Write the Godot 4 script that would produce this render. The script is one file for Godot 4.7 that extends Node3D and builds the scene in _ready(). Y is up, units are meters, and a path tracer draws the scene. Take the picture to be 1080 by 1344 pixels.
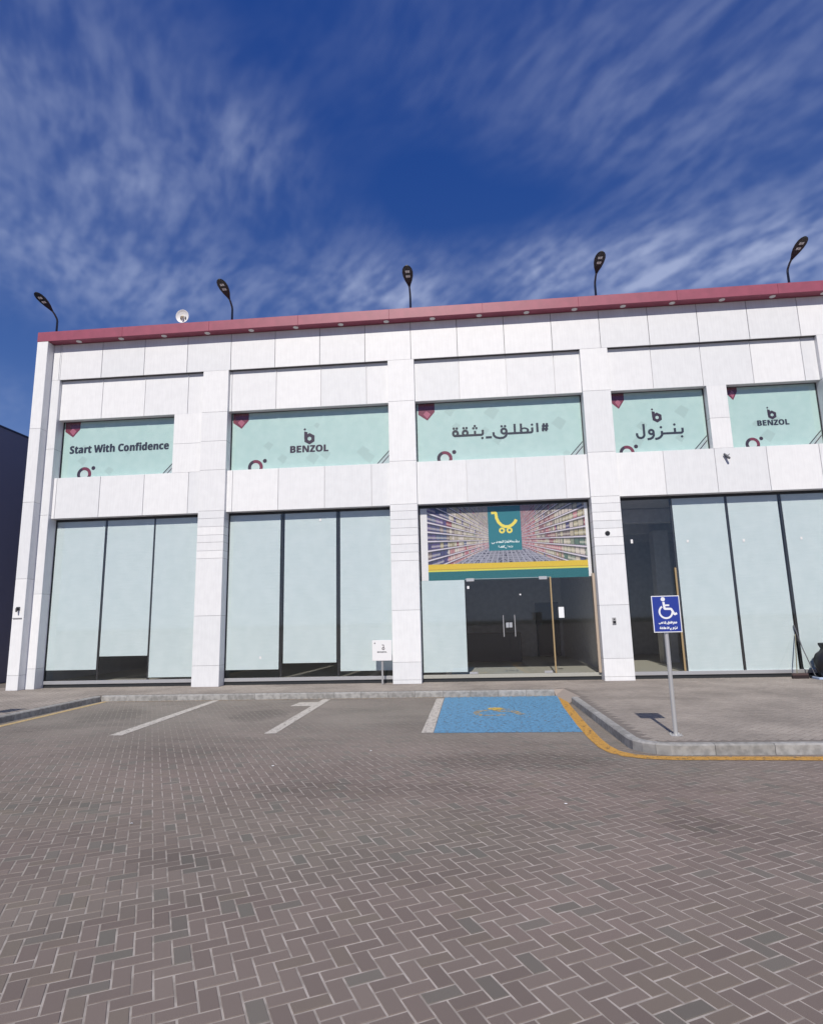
extends Node3D
# A shopfront seen across a paved forecourt.  x along the facade, z towards the viewer, y up.

var counts := {}
var mats := {}
var boxes := {}
var rng := RandomNumberGenerator.new()
const WALK := 0.135            # height of the sidewalk over the forecourt
const RIGHT_END := 18.4
const BAY := [[-11.21, -6.46], [-5.66, -0.67], [0.12, 5.07], [5.86, 11.75], [12.55, 17.6]]
const PIL := [[-6.46, -5.66], [-0.67, 0.12], [5.07, 5.86], [11.75, 12.55], [17.6, 18.4]]

# ------------------------------------------------------------------ naming
func numbered(called: String, parent: Node) -> String:
	var key := "%d/%s" % [parent.get_instance_id(), called]
	var n: int = counts.get(key, 0)
	counts[key] = n + 1
	return called if n == 0 else "%s_%03d" % [called, n]

func put(called: String, node: Node3D, parent: Node = self, at := Vector3.ZERO) -> Node3D:
	node.name = numbered(called, parent)
	node.position = at
	parent.add_child(node, true)
	return node

func obj(called: String, mesh: Mesh, mat: Material, parent: Node = self, at := Vector3.ZERO) -> MeshInstance3D:
	var o := MeshInstance3D.new()
	o.mesh = mesh
	if mat: o.material_override = mat
	put(called, o, parent, at)
	return o

func thing(called: String, label: String, category: String, at := Vector3.ZERO, turn := 0.0, group := "") -> Node3D:
	var o := Node3D.new()
	put(called, o, self, at)
	o.rotation.y = turn
	return tag(o, label, category, group)

func tag(o: Node3D, label: String, category: String, group := "") -> Node3D:
	o.set_meta("label", label)
	o.set_meta("category", category)
	if group: o.set_meta("group", group)
	return o

func setting(o: Node3D, label := "", category := "") -> Node3D:
	o.set_meta("kind", "structure")
	if label: o.set_meta("label", label)
	if category: o.set_meta("category", category)
	return o

# ------------------------------------------------------------------ meshes
func start() -> SurfaceTool:
	var st := SurfaceTool.new()
	st.begin(Mesh.PRIMITIVE_TRIANGLES)
	return st

func face(st: SurfaceTool, p: Array, n: Vector3, uv: Array = []) -> void:
	# a flat convex face; turned so that its front (clockwise) shows along n
	var flip: bool = (p[1] - p[0]).cross(p[2] - p[0]).dot(n) > 0.0
	for i in range(1, p.size() - 1):
		var t := [0, i + 1, i] if flip else [0, i, i + 1]
		for k in t:
			st.set_normal(n)
			st.set_uv(uv[k] if uv else Vector2(p[k].x, p[k].y))
			st.add_vertex(p[k])

func add_box(st: SurfaceTool, lo: Vector3, hi: Vector3, b := 0.0) -> void:
	# a box with chamfered edges
	var c := (lo + hi) / 2.0
	var h := (hi - lo) / 2.0
	b = minf(b, minf(h.x, minf(h.y, h.z)) * 0.9)
	for a in 3:
		var u := (a + 1) % 3
		var v := (a + 2) % 3
		for s in [-1.0, 1.0]:
			var n := Vector3.ZERO
			n[a] = s
			var pts := []
			for k in [[-1, -1], [1, -1], [1, 1], [-1, 1]]:
				var q := c
				q[a] += s * h[a]
				q[u] += k[0] * (h[u] - b)
				q[v] += k[1] * (h[v] - b)
				pts.append(q)
			face(st, pts, n)
	if b <= 0.0: return
	for a in 3:
		var u := (a + 1) % 3
		var v := (a + 2) % 3
		for su in [-1.0, 1.0]:
			for sv in [-1.0, 1.0]:
				var n := Vector3.ZERO
				n[u] = su
				n[v] = sv
				var pts := []
				for k in [[-1, 0], [1, 0], [1, 1], [-1, 1]]:
					var q := c
					q[a] += k[0] * (h[a] - b)
					q[u] += su * (h[u] - (b if k[1] else 0.0))
					q[v] += sv * (h[v] - (0.0 if k[1] else b))
					pts.append(q)
				face(st, pts, n.normalized())
	for sx in [-1.0, 1.0]:
		for sy in [-1.0, 1.0]:
			for sz in [-1.0, 1.0]:
				var s := Vector3(sx, sy, sz)
				var q := c + h * s
				face(st, [q - Vector3(0, b * sy, b * sz), q - Vector3(b * sx, 0, b * sz), q - Vector3(b * sx, b * sy, 0)], s.normalized())

func box_mesh(size: Vector3, b := 0.0) -> Mesh:
	var key := "%.4f %.4f %.4f %.4f" % [size.x, size.y, size.z, b]
	if not boxes.has(key):
		var st := start()
		add_box(st, -size / 2.0, size / 2.0, b)
		boxes[key] = st.commit()
	return boxes[key]

func block(called: String, lo: Vector3, hi: Vector3, mat: Material, parent: Node = self, b := 0.0) -> MeshInstance3D:
	return obj(called, box_mesh(hi - lo, b), mat, parent, (lo + hi) / 2.0)

func tube(st: SurfaceTool, path: Array, radii: Array, sides := 10, caps := true) -> void:
	# a swept round bar with smooth sides
	var rings := []
	var ns := []
	for i in path.size():
		var d: Vector3 = (path[mini(i + 1, path.size() - 1)] - path[maxi(i - 1, 0)]).normalized()
		var up := Vector3.RIGHT if absf(d.x) < 0.8 else Vector3.UP
		var a := d.cross(up).normalized()
		var e := d.cross(a).normalized()
		var r := []
		var n := []
		for k in sides:
			var t := TAU * k / sides
			var o := a * cos(t) + e * sin(t)
			r.append(path[i] + o * radii[mini(i, radii.size() - 1)])
			n.append(o)
		rings.append(r)
		ns.append(n)
	for i in path.size() - 1:
		for k in sides:
			var k2 := (k + 1) % sides
			var q := [[i, k], [i, k2], [i + 1, k2], [i + 1, k]]
			var mid: Vector3 = ns[i][k] + ns[i][k2]
			var flip: bool = (rings[i][k2] - rings[i][k]).cross(rings[i + 1][k2] - rings[i][k]).dot(mid) > 0.0
			for t in ([0, 2, 1, 0, 3, 2] if flip else [0, 1, 2, 0, 2, 3]):
				st.set_normal(ns[q[t][0]][q[t][1]])
				st.set_uv(Vector2(float(q[t][1]) / sides, q[t][0]))
				st.add_vertex(rings[q[t][0]][q[t][1]])
	if caps:
		face(st, rings[0], (path[0] - path[1]).normalized())
		face(st, rings[-1], (path[-1] - path[-2]).normalized())

func lathe(st: SurfaceTool, profile: Array, sides := 20, xf := Transform3D()) -> void:
	# profile of (radius, height) points turned about y
	for i in profile.size() - 1:
		var a: Vector2 = profile[i]
		var b: Vector2 = profile[i + 1]
		var nn := Vector2(b.y - a.y, a.x - b.x).normalized()
		for k in sides:
			var t0 := TAU * k / sides
			var t1 := TAU * (k + 1) / sides
			var pts := [Vector3(a.x * cos(t0), a.y, a.x * sin(t0)), Vector3(a.x * cos(t1), a.y, a.x * sin(t1)), Vector3(b.x * cos(t1), b.y, b.x * sin(t1)), Vector3(b.x * cos(t0), b.y, b.x * sin(t0))]
			var nrm := [Vector3(nn.x * cos(t0), nn.y, nn.x * sin(t0)), Vector3(nn.x * cos(t1), nn.y, nn.x * sin(t1))]
			nrm = [nrm[0], nrm[1], nrm[1], nrm[0]]
			var flip: bool = (pts[1] - pts[0] + pts[2] - pts[3]).cross(pts[3] - pts[0] + pts[2] - pts[1]).dot(nrm[0] + nrm[1]) > 0.0
			for q in ([0, 2, 1, 0, 3, 2] if flip else [0, 1, 2, 0, 2, 3]):
				st.set_normal((xf.basis * nrm[q]).normalized())
				st.set_uv(Vector2(float(k) / sides, i))
				st.add_vertex(xf * pts[q])

func prism(st: SurfaceTool, poly: PackedVector2Array, y0: float, y1: float) -> void:
	# a polygon in the ground plane (x, z) raised from y0 to y1, without an underside
	var tri := Geometry2D.triangulate_polygon(poly)
	for i in range(0, tri.size(), 3):
		var p := []
		for k in 3: p.append(Vector3(poly[tri[i + k]].x, y1, poly[tri[i + k]].y))
		face(st, p, Vector3.UP, [Vector2(p[0].x, p[0].z), Vector2(p[1].x, p[1].z), Vector2(p[2].x, p[2].z)])
	if y1 - y0 < 1e-5: return
	var cw := Geometry2D.is_polygon_clockwise(poly)
	for i in poly.size():
		var a := poly[i]
		var b := poly[(i + 1) % poly.size()]
		var d := (b - a).normalized()
		var n := Vector3(d.y, 0, -d.x) * (-1.0 if cw else 1.0)
		face(st, [Vector3(a.x, y0, a.y), Vector3(b.x, y0, b.y), Vector3(b.x, y1, b.y), Vector3(a.x, y1, a.y)], n)

func flat_poly(st: SurfaceTool, poly: PackedVector2Array, z: float) -> void:
	# a thin printed shape facing +z
	var tri := Geometry2D.triangulate_polygon(poly)
	for i in range(0, tri.size(), 3):
		face(st, [Vector3(poly[tri[i]].x, poly[tri[i]].y, z), Vector3(poly[tri[i + 1]].x, poly[tri[i + 1]].y, z), Vector3(poly[tri[i + 2]].x, poly[tri[i + 2]].y, z)], Vector3.BACK)

func annulus(st: SurfaceTool, c: Vector2, r0: float, r1: float, z: float, t0 := 0.0, t1 := TAU, squash := 1.0, n := 24) -> void:
	for k in n:
		var a := lerpf(t0, t1, float(k) / n)
		var b := lerpf(t0, t1, float(k + 1) / n)
		var p := []
		for q in [[r0, a], [r1, a], [r1, b], [r0, b]]:
			p.append(Vector3(c.x + q[0] * cos(q[1]), c.y + q[0] * sin(q[1]) * squash, z))
		if r0 <= 0.0: p.remove_at(0)
		face(st, p, Vector3.BACK)

func ink(st: SurfaceTool, strokes: Array, width: float, at: Vector2, s: Vector2, z: float) -> float:
	# hand lettering: each stroke is [x, y, x, y, ...]; two numbers make a dot, ["o", x, y, rx, ry] a loop. Each lies 0.3 mm over the last.
	for k in strokes:
		z += 0.0003
		if k[0] is String:
			var c := at + Vector2(k[1], k[2]) * s
			annulus(st, c, k[3] * s.x - width / 2.0, k[3] * s.x + width / 2.0, z, 0, TAU, k[4] * s.y / (k[3] * s.x), 20)
			continue
		var pts := PackedVector2Array()
		for i in range(0, k.size(), 2): pts.append(at + Vector2(k[i], k[i + 1]) * s)
		if pts.size() == 1:
			annulus(st, pts[0], 0.0, width * 0.56, z, 0, TAU, 1.0, 10)
			continue
		for poly in Geometry2D.offset_polyline(pts, width / 2.0, Geometry2D.JOIN_ROUND, Geometry2D.END_BUTT):
			flat_poly(st, poly, z)
	return z

func latin(text: String, height: float, width: float, bold := true) -> Mesh:
	# lettering of a given cap height, stretched to a given width, its left bottom corner at the origin
	var f := SystemFont.new()
	f.font_names = PackedStringArray(["Droid Sans"])
	f.font_weight = 700 if bold else 400
	var t := TextMesh.new()
	t.text = text
	t.font = f
	t.font_size = 64
	t.pixel_size = 0.01
	t.depth = 0.0
	t.curve_step = 2.0
	var a := t.get_mesh_arrays()
	var v: PackedVector3Array = a[Mesh.ARRAY_VERTEX]
	if v.is_empty(): return t
	var lo := v[0]
	var hi := v[0]
	for p in v:
		lo = lo.min(p)
		hi = hi.max(p)
	var cap: float = 64 * 0.01 * 0.714
	var base := lo.y
	var idx: PackedInt32Array = a[Mesh.ARRAY_INDEX]
	var st := start()
	var at := func(p: Vector3) -> Vector3: return Vector3((p.x - lo.x) * width / (hi.x - lo.x), (p.y - base) * height / cap, 0)
	# printed heavy: the same outline five times, each a hair to the side and 0.2 mm over the last
	var fat := height * 0.045 if bold else 0.0
	var shifts := [Vector2(0, 0), Vector2(-1, 0.4), Vector2(1, -0.4), Vector2(0.5, 1), Vector2(-0.5, -1)] if bold else [Vector2.ZERO]
	for k in shifts.size():
		var o := Vector3(shifts[k].x * fat, shifts[k].y * fat * 0.7, 0.0002 * k)
		for i in range(0, idx.size(), 3):
			var q := [at.call(v[idx[i]]) + o, at.call(v[idx[i + 1]]) + o, at.call(v[idx[i + 2]]) + o]
			if (q[1] - q[0]).cross(q[2] - q[0]).length() < 1e-9: continue
			face(st, q, Vector3.BACK)
	return st.commit()

# ------------------------------------------------------------------ materials
func lin(r: float, g: float, b: float) -> Color:
	return Color(r, g, b).linear_to_srgb()

func noise(freq: float, seed_: int, oct := 4, kind := FastNoiseLite.TYPE_SIMPLEX_SMOOTH) -> FastNoiseLite:
	var n := FastNoiseLite.new()
	n.noise_type = kind
	n.seed = seed_
	n.frequency = freq
	n.fractal_octaves = oct
	return n

func noise_tex(freq: float, seed_: int, lo: Color, hi: Color, size := 512, oct := 4, from := 0.0, to := 1.0) -> NoiseTexture2D:
	var t := NoiseTexture2D.new()
	t.width = size
	t.height = size
	t.seamless = true
	t.generate_mipmaps = false
	t.noise = noise(freq, seed_, oct)
	var g := Gradient.new()
	g.offsets = PackedFloat32Array([from, to])
	g.colors = PackedColorArray([lo, hi])
	t.color_ramp = g
	return t

func normal_tex(freq: float, seed_: int, strength: float, size := 512) -> NoiseTexture2D:
	var t := NoiseTexture2D.new()
	t.width = size
	t.height = size
	t.seamless = true
	t.generate_mipmaps = false
	t.as_normal_map = true
	t.bump_strength = strength
	t.noise = noise(freq, seed_, 4)
	return t

func mat(called: String, c: Color, rough := 0.6, metal := 0.0) -> StandardMaterial3D:
	if mats.has(called): return mats[called]
	var m := StandardMaterial3D.new()
	m.resource_name = called
	m.albedo_color = c
	m.roughness = rough
	m.metallic = metal
	mats[called] = m
	return m

func world_tex(m: StandardMaterial3D, tex: Texture2D, scale: Vector3, nrm: Texture2D = null, nscale := 0.5) -> StandardMaterial3D:
	m.albedo_texture = tex
	m.uv1_triplanar = true
	m.uv1_world_triplanar = true
	m.uv1_scale = scale
	if nrm:
		m.normal_enabled = true
		m.normal_texture = nrm
		m.normal_scale = nscale
	return m

func detail(m: StandardMaterial3D, tex: Texture2D, scale: Vector3) -> StandardMaterial3D:
	m.detail_enabled = true
	m.detail_albedo = tex
	m.detail_blend_mode = BaseMaterial3D.BLEND_MODE_MUL
	m.uv2_triplanar = true
	m.uv2_world_triplanar = true
	m.uv2_scale = scale
	m.detail_uv_layer = BaseMaterial3D.DETAIL_UV_2
	return m

func glass_mat() -> StandardMaterial3D:
	var m := mat("clear_glass", Color(0.01, 0.012, 0.012, 0.02), 0.02)
	m.transparency = BaseMaterial3D.TRANSPARENCY_ALPHA
	return m

# ------------------------------------------------------------------ sky
func sky_panorama() -> ImageTexture:
	var w := 2560
	var h := 1280
	var data := PackedFloat32Array()
	data.resize(w * h * 4)
	var warp := noise(1.6, 11, 2)
	var wisp := noise(1.0, 23, 4)
	var fine := noise(1.0, 37, 5)
	var bank := noise(0.9, 5, 3)
	var az := deg_to_rad(40.0)
	var d := Vector2(sin(az), cos(az))
	var e := Vector2(-d.y, d.x)
	# where the thin high cloud gathers, in the plane of the cloud layer: x, z, radius, amount
	var gather := [[0.20, -1.36, 0.13, 1.0], [0.46, -1.35, 0.15, 1.2], [0.74, -1.34, 0.15, 0.9], [-0.14, -1.40, 0.13, 0.9], [1.0, -1.25, 0.3, 0.40], [-0.90, -1.10, 0.20, 0.36], [-0.70, -1.32, 0.12, 0.32],
		[-0.62, -1.00, 0.10, 0.24], [-0.36, -0.92, 0.10, 0.30], [-0.62, -0.70, 0.14, 0.26], [0.42, -0.92, 0.18, 0.16], [0.68, -1.08, 0.18, 0.22], [-0.05, -0.80, 0.12, 0.14], [-0.10, -1.11, 0.24, -0.20], [0.16, -1.14, 0.14, -0.12], [-0.42, -1.12, 0.10, -0.14]]
	for y in h:
		var el := (0.5 - (y + 0.5) / h) * PI
		var sy := sin(el)
		var cy := cos(el)
		var k := clampf(sy, 0.0, 1.0)
		# air: pale near the horizon, deep blue overhead
		var f := pow(1.0 - k, 2.9)
		var air := Vector3(0.0115, 0.052, 0.25).lerp(Vector3(0.14, 0.31, 0.70), f)
		air = air.lerp(Vector3(0.46, 0.51, 0.60), pow(1.0 - k, 7.0) * 0.85)
		for x in w:
			var i := (y * w + x) * 4
			if y >= h / 2:
				data[i] = 0.16
				data[i + 1] = 0.15
				data[i + 2] = 0.14
				data[i + 3] = 1.0
				continue
			# the panorama's first column looks along -z, the next ones turn towards +x
			var a := (float(x) + 0.5) / w * TAU
			var dir := Vector2(sin(a), -cos(a)) * cy
			var p := dir / (sy + 0.12)
			var along := p.dot(d)
			var across := p.dot(e)
			along += warp.get_noise_2d(p.x, p.y) * 0.06
			across += warp.get_noise_2d(p.x + 40.0, p.y - 13.0) * 0.045
			var streak := wisp.get_noise_2d(along * 3.0, across * 9.0)
			var fibre := fine.get_noise_2d(along * 9.0, across * 26.0)
			var mottle := fine.get_noise_2d(along * 13.0 + 50.0, across * 17.0)
			var cover := 0.115 + 0.36 * bank.get_noise_2d(p.x + 7.3, p.y + 2.1)
			for q in gather:
				var dd: float = (Vector2(q[0], q[1]) - p).length_squared() / (q[2] * q[2])
				if dd < 6.0: cover += q[3] * exp(-dd)
			# thin veil torn into fibres
			var torn := smoothstep(-0.66, 0.86, streak * 0.62 + fibre * 0.40 + mottle * 0.42)
			var c := clampf(cover, 0.0, 1.3) * (0.20 + 0.95 * torn)
			var col := air.lerp(Vector3(0.49, 0.56, 0.78), minf(c, 1.0) * 0.66)
			data[i] = col.x
			data[i + 1] = col.y
			data[i + 2] = col.z
			data[i + 3] = 1.0
	return ImageTexture.create_from_image(Image.create_from_data(w, h, false, Image.FORMAT_RGBAF, data.to_byte_array()))

# ------------------------------------------------------------------ building
func panel_row(parent: Node, joints: Array, y0: float, y1: float, z: float, gap := 0.014, thick := 0.03) -> void:
	for i in joints.size() - 1:
		var x0: float = joints[i] + (gap / 2.0 if i > 0 else 0.0)
		var x1: float = joints[i + 1] - (gap / 2.0 if i < joints.size() - 2 else 0.0)
		if x1 - x0 < 0.04: continue
		var j := rng.randf_range(-0.0012, 0.0012)
		block("stone_panel", Vector3(x0, y0, z - thick + j), Vector3(x1, y1, z + j), mats["stone_%d" % rng.randi_range(0, 2)], parent, 0.004)

func joints_between(lo: float, hi: float, first: float, pitch: float) -> Array:
	var j := [lo]
	var x := first + ceilf((lo + 0.05 - first) / pitch) * pitch
	while x < hi - 0.05:
		j.append(x)
		x += pitch
	j.append(hi)
	return j

func pilaster(parent: Node, x0: float, x1: float, z: float, courses: Array, top := 9.68) -> void:
	var p := block("pilaster", Vector3(x0, WALK, -0.46), Vector3(x1, top, z - 0.031), mats["joint"], parent)
	p.set_meta("label", "white stone pilaster")
	var c := p.position
	for i in courses.size() - 1:
		var y0: float = courses[i] + (0.003 if i > 0 else 0.0)
		var y1: float = courses[i + 1] - 0.003
		var j := rng.randf_range(-0.001, 0.001)
		# each course is a U of stone: a front slab whose edges return along the reveals
		var st := start()
		add_box(st, Vector3(x0 - 0.004, y0, -0.45 + j) - c, Vector3(x1 + 0.004, y1, z + j) - c, 0.004)
		obj("stone_panel", st.commit(), mats["stone_%d" % rng.randi_range(0, 2)], p)

func frieze_and_spandrels(b: Node) -> void:
	var fr := block("frieze", Vector3(-11.49, 9.69, -0.45), Vector3(RIGHT_END, 10.879, -0.031), mats["joint"], b)
	var holder := Node3D.new()
	var js := joints_between(-11.488, RIGHT_END, -5.60, 1.411)
	js.insert(1, -11.21)
	var c := fr.position
	for i in js.size() - 1:
		var x0: float = js[i] + 0.007
		var x1: float = js[i + 1] - 0.007
		var j := rng.randf_range(-0.0015, 0.0015)
		block("stone_panel", Vector3(x0, 9.68, -0.03 + j) - c, Vector3(x1, 10.878, j) - c, mats["stone_%d" % rng.randi_range(0, 2)], fr, 0.004)
	holder.free()
	# underside strip of the frieze
	for i in BAY.size():
		var x0: float = BAY[i][0]
		var x1: float = BAY[i][1]
		# upper spandrel, set back 9 cm
		var us := block("spandrel", Vector3(x0 + 0.006, 8.375, -0.44), Vector3(x1 - 0.006, 9.679, -0.156), mats["stone_plain"], b)
		local_row(us, joints_between(x0 + 0.008, x1 - 0.008, -5.58, 1.411), 8.368, 9.677, -0.125)
		# lower spandrel, its top a ledge under the printed windows
		var ls := block("spandrel", Vector3(x0 + 0.006, 5.206, -0.44), Vector3(x1 - 0.006, 6.476, -0.146), mats["stone_plain"], b)
		local_row(ls, joints_between(x0 + 0.008, x1 - 0.008, [-11.1, -5.47, 0.17, 5.78, 12.9][i], 1.415), 5.20, 6.482, -0.115)

func local_row(parent: MeshInstance3D, js: Array, y0: float, y1: float, z: float) -> void:
	var c := parent.position
	for i in js.size() - 1:
		var x0: float = js[i] + (0.007 if i > 0 else 0.0)
		var x1: float = js[i + 1] - (0.007 if i < js.size() - 2 else 0.0)
		if x1 - x0 < 0.03: continue
		var j := rng.randf_range(-0.0015, 0.0015)
		block("stone_panel", Vector3(x0, y0, z - 0.03 + j) - c, Vector3(x1, y1, z + j) - c, mats["stone_%d" % rng.randi_range(0, 2)], parent, 0.004)

func cornice(b: Node) -> void:
	var x0 := -11.86
	var x1 := RIGHT_END + 0.36
	var co := block("cornice", Vector3(x0 + 0.01, 10.886, -0.5), Vector3(x1 - 0.01, 11.18, 0.288), mats["maroon"], b)
	var c := co.position
	var x := x0
	while x < x1 - 0.05:
		var e := minf(x + 2.822, x1)
		var st := start()
		# fascia: front sheet with a folded top and bottom lip
		add_box(st, Vector3(x + 0.002, 10.88, 0.289) - c, Vector3(e - 0.002, 11.20, 0.305) - c, 0.004)
		add_box(st, Vector3(x + 0.002, 11.1805, -0.5) - c, Vector3(e - 0.002, 11.2, 0.2885) - c, 0.0)
		obj("fascia_panel", st.commit(), mats["maroon"], co)
		x = e
	# recessed downlights along the soffit
	var st := start()
	lathe(st, [Vector2(0.0, -0.012), Vector2(0.055, -0.012), Vector2(0.075, -0.016), Vector2(0.085, -0.008), Vector2(0.085, 0.0)], 16)
	var dl := st.commit()
	for k in 22:
		var lx := -10.56 + 1.412 * k
		if lx > RIGHT_END: break
		obj("downlight", dl, mats["white_plastic"], co, Vector3(lx, 10.8855, 0.145) - c)

func fin(b: Node, x0: float, x1: float) -> void:
	var f := block("corner_fin", Vector3(x0 + 0.01, WALK - 0.1, -14.0), Vector3(x1 - 0.01, 10.879, 0.27), mats["joint"], b)
	var c := f.position
	var ys := [WALK, 0.56, 3.34, 5.66, 7.99, 10.878]
	for i in ys.size() - 1:
		var st := start()
		add_box(st, Vector3(x0, ys[i] + 0.003, -0.6) - c, Vector3(x1, ys[i + 1] - 0.003, 0.30) - c, 0.005)
		obj("stone_panel", st.commit(), mats["stone_%d" % (i % 3)], f)
	var y := 0.0
	for k in 6:
		var st := start()
		add_box(st, Vector3(x0, WALK, -0.603 - 2.2 * (k + 1)) - c, Vector3(x1, 10.878, -0.609 - 2.2 * k) - c, 0.004)
		obj("stone_panel", st.commit(), mats["stone_%d" % (k % 3)], f)

func decal(win: Node, called: String, st: SurfaceTool, m: Material) -> void:
	obj(called, st.commit(), m, win)

func emblem(win: Node3D, x: float, y: float, s: float, z: float) -> void:
	# the letter b with a drop in its bowl and a dot over its stem; s is its height, (x, y) its lower left
	var st := start()
	var cx := x + s * 0.40
	var cy := y + s * 0.31
	var R := s * 0.37
	for k in 6:
		var a := PI / 6 + PI / 3 * k
		var b := a + PI / 3
		var p := []
		for q in [[0.36, a], [1.0, a], [1.0, b], [0.36, b]]:
			p.append(Vector3(cx + R * q[0] * cos(q[1]), cy + R * q[0] * sin(q[1]) * 1.02, z))
		face(st, p, Vector3.BACK)
	flat_poly(st, PackedVector2Array([Vector2(x + s * 0.06, y + s * 0.30), Vector2(x + s * 0.27, y + s * 0.42), Vector2(x + s * 0.27, y + s * 0.74), Vector2(x + s * 0.06, y + s * 0.80)]), z + 0.0004)
	annulus(st, Vector2(x + s * 0.10, y + s * 0.93), 0.0, s * 0.07, z + 0.0004)
	decal(win, "emblem", st, mats["ink_maroon"])

func upper_window(b: Node, x0: float, x1: float, style: int) -> void:
	var w := Node3D.new()
	put("upper_window", w, b)
	var y0 := 6.40
	var y1 := 8.39
	var g := -0.36
	# frame: slim aluminium
	var st := start()
	for q in [[x0, y0, x0 + 0.03, y1], [x1 - 0.03, y0, x1, y1], [x0 + 0.03, y1 - 0.03, x1 - 0.03, y1], [x0 + 0.03, y0, x1 - 0.03, y0 + 0.03]]:
		add_box(st, Vector3(q[0], q[1], g - 0.06), Vector3(q[2], q[3], g + 0.012), 0.003)
	obj("frame", st.commit(), mats["dark_metal"], w)
	block("pane", Vector3(x0 + 0.03, y0 + 0.03, g - 0.006), Vector3(x1 - 0.03, y1 - 0.03, g), glass_mat(), w)
	var f := g - 0.0142          # front of the film
	block("printed_film", Vector3(x0 + 0.03, y0 + 0.03, f - 0.003), Vector3(x1 - 0.03, y1 - 0.03, f), mats["mint"], w)
	if style == 0: return
	var z := f + 0.0006
	# faint kites printed in a darker mint
	st = start()
	var r := RandomNumberGenerator.new()
	r.seed = 100 + style
	for k in int((x1 - x0) * 1.5):
		var cx := r.randf_range(x0 + 0.7, x1 - 0.5)
		var cy := r.randf_range(6.6, 8.1)
		var s := r.randf_range(0.10, 0.24)
		flat_poly(st, PackedVector2Array([Vector2(cx - s, cy), Vector2(cx, cy + s * 0.9), Vector2(cx + s, cy + s * 0.2), Vector2(cx + s * 0.2, cy - s)]), z + 0.0002 * k)
	decal(w, "faint_print", st, mats["mint_dark"])
	z += 0.003
	# shield in the upper left corner, half hidden by the head of the opening
	var sw: float = [0.0, 0.50, 0.50, 0.50, 0.38, 0.30][style]
	var sx: float = x0 + [0.0, 0.06, 0.05, 0.07, 0.07, 0.09][style]
	var low: float = [0.0, 7.87, 7.87, 7.83, 7.89, 7.98][style]
	st = start()
	flat_poly(st, PackedVector2Array([Vector2(sx, 8.36), Vector2(sx + sw, 8.36), Vector2(sx + sw, low + 0.26), Vector2(sx + sw * 0.55, low), Vector2(sx, low + 0.2)]), z)
	decal(w, "shield", st, mats["ink_red"])
	st = start()
	flat_poly(st, PackedVector2Array([Vector2(sx + sw * 0.30, low + 0.20), Vector2(sx + sw * 0.5, low + 0.30), Vector2(sx + sw * 0.75, low + 0.20), Vector2(sx + sw * 0.55, low + 0.06)]), z + 0.0005)
	decal(w, "shield_mark", st, mats["ink_rose"])
	# ring with a dot, cut by the ledge below
	var rc: Array = [[0.0, 0.0, 0.0], [-10.40, 6.635, 0.235], [-4.86, 6.61, 0.235], [0.955, 6.615, 0.23], [6.27, 6.54, 0.215], [9.80, 6.62, 0.20]][style]
	var c := Vector2(rc[0], rc[1])
	st = start()
	annulus(st, c, rc[2] * 0.58, rc[2], z, -0.3, PI * 0.62)
	decal(w, "ring", st, mats["ink_red"])
	st = start()
	annulus(st, c, rc[2] * 0.58, rc[2], z, PI * 0.62, TAU - 0.3)
	annulus(st, c + Vector2(rc[2] * 1.25, rc[2] * 0.82), 0.0, rc[2] * 0.27, z)
	decal(w, "ring_shade", st, mats["ink_maroon"])
	st = start()
	annulus(st, c, 0.0, rc[2] * 0.57, z)
	decal(w, "ring_middle", st, mats["ink_pale"])
	# two slanting lines in the lower right corner
	var e := x1 - 0.04
	st = start()
	flat_poly(st, PackedVector2Array([Vector2(e - 0.42, 6.45), Vector2(e, 6.89), Vector2(e, 6.45)]), z)
	decal(w, "corner_print", st, mats["ink_grey"])
	st = start()
	for q in [[-0.47, 6.92], [-0.33, 6.78]]:
		flat_poly(st, PackedVector2Array([Vector2(e + q[0], 6.45), Vector2(e + q[0] + 0.035, 6.45), Vector2(e, q[1]), Vector2(e, q[1] + 0.04)]), z + 0.0005)
	decal(w, "corner_lines", st, mats["ink_maroon"])
	if style == 1:
		obj("lettering", latin("Start With Confidence", 0.235, 3.26), mats["ink_dark"], w, Vector3(-10.93, 7.33, z))
	elif style == 2:
		obj("lettering", latin("BENZOL", 0.205, 1.18), mats["ink_maroon"], w, Vector3(-3.77, 7.02, z))
		emblem(w, -3.37, 7.29, 0.49, z)
	elif style == 3:
		st = start()
		var s := 2.84 / 562.0
		ink(st, [[289, 2, 297, 52], [307, 2, 315, 52], [283, 17, 320, 17], [285, 35, 323, 35], [258, 0, 258, 56],
			[228, 30, 228, 6, 222, 0, 120, 0], [228, 47], ["o", 182, 14, 21, 14], [163, 0, 163, 57], [126, 57, 126, 0, 78, 0],
			["o", 62, 16, 15, 15], [77, 16, 77, -4, 71, -16, 58, -24, 36, -26, 14, -20, 2, -8, 0, 12], [50, 46], [70, 46],
			[-46, -18, -10, -18],
			[-62, 30, -62, 6, -68, 0, -222, 0], [-66, -20], [-108, 0, -108, 26], [-117, 42], [-99, 42], [-108, 56],
			["o", -166, 15, 14, 15], [-175, 46], [-157, 46], ["o", -224, 15, 14, 15], [-210, 15, -208, 0, -196, 0], [-233, 46], [-215, 46]],
			13.0 * s, Vector2(1.22 + 240 * s, 7.30), Vector2(s, s), z)
		decal(w, "lettering", st, mats["ink_dark"])
	elif style == 4:
		st = start()
		var s := 1.31 / 230.0
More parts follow.
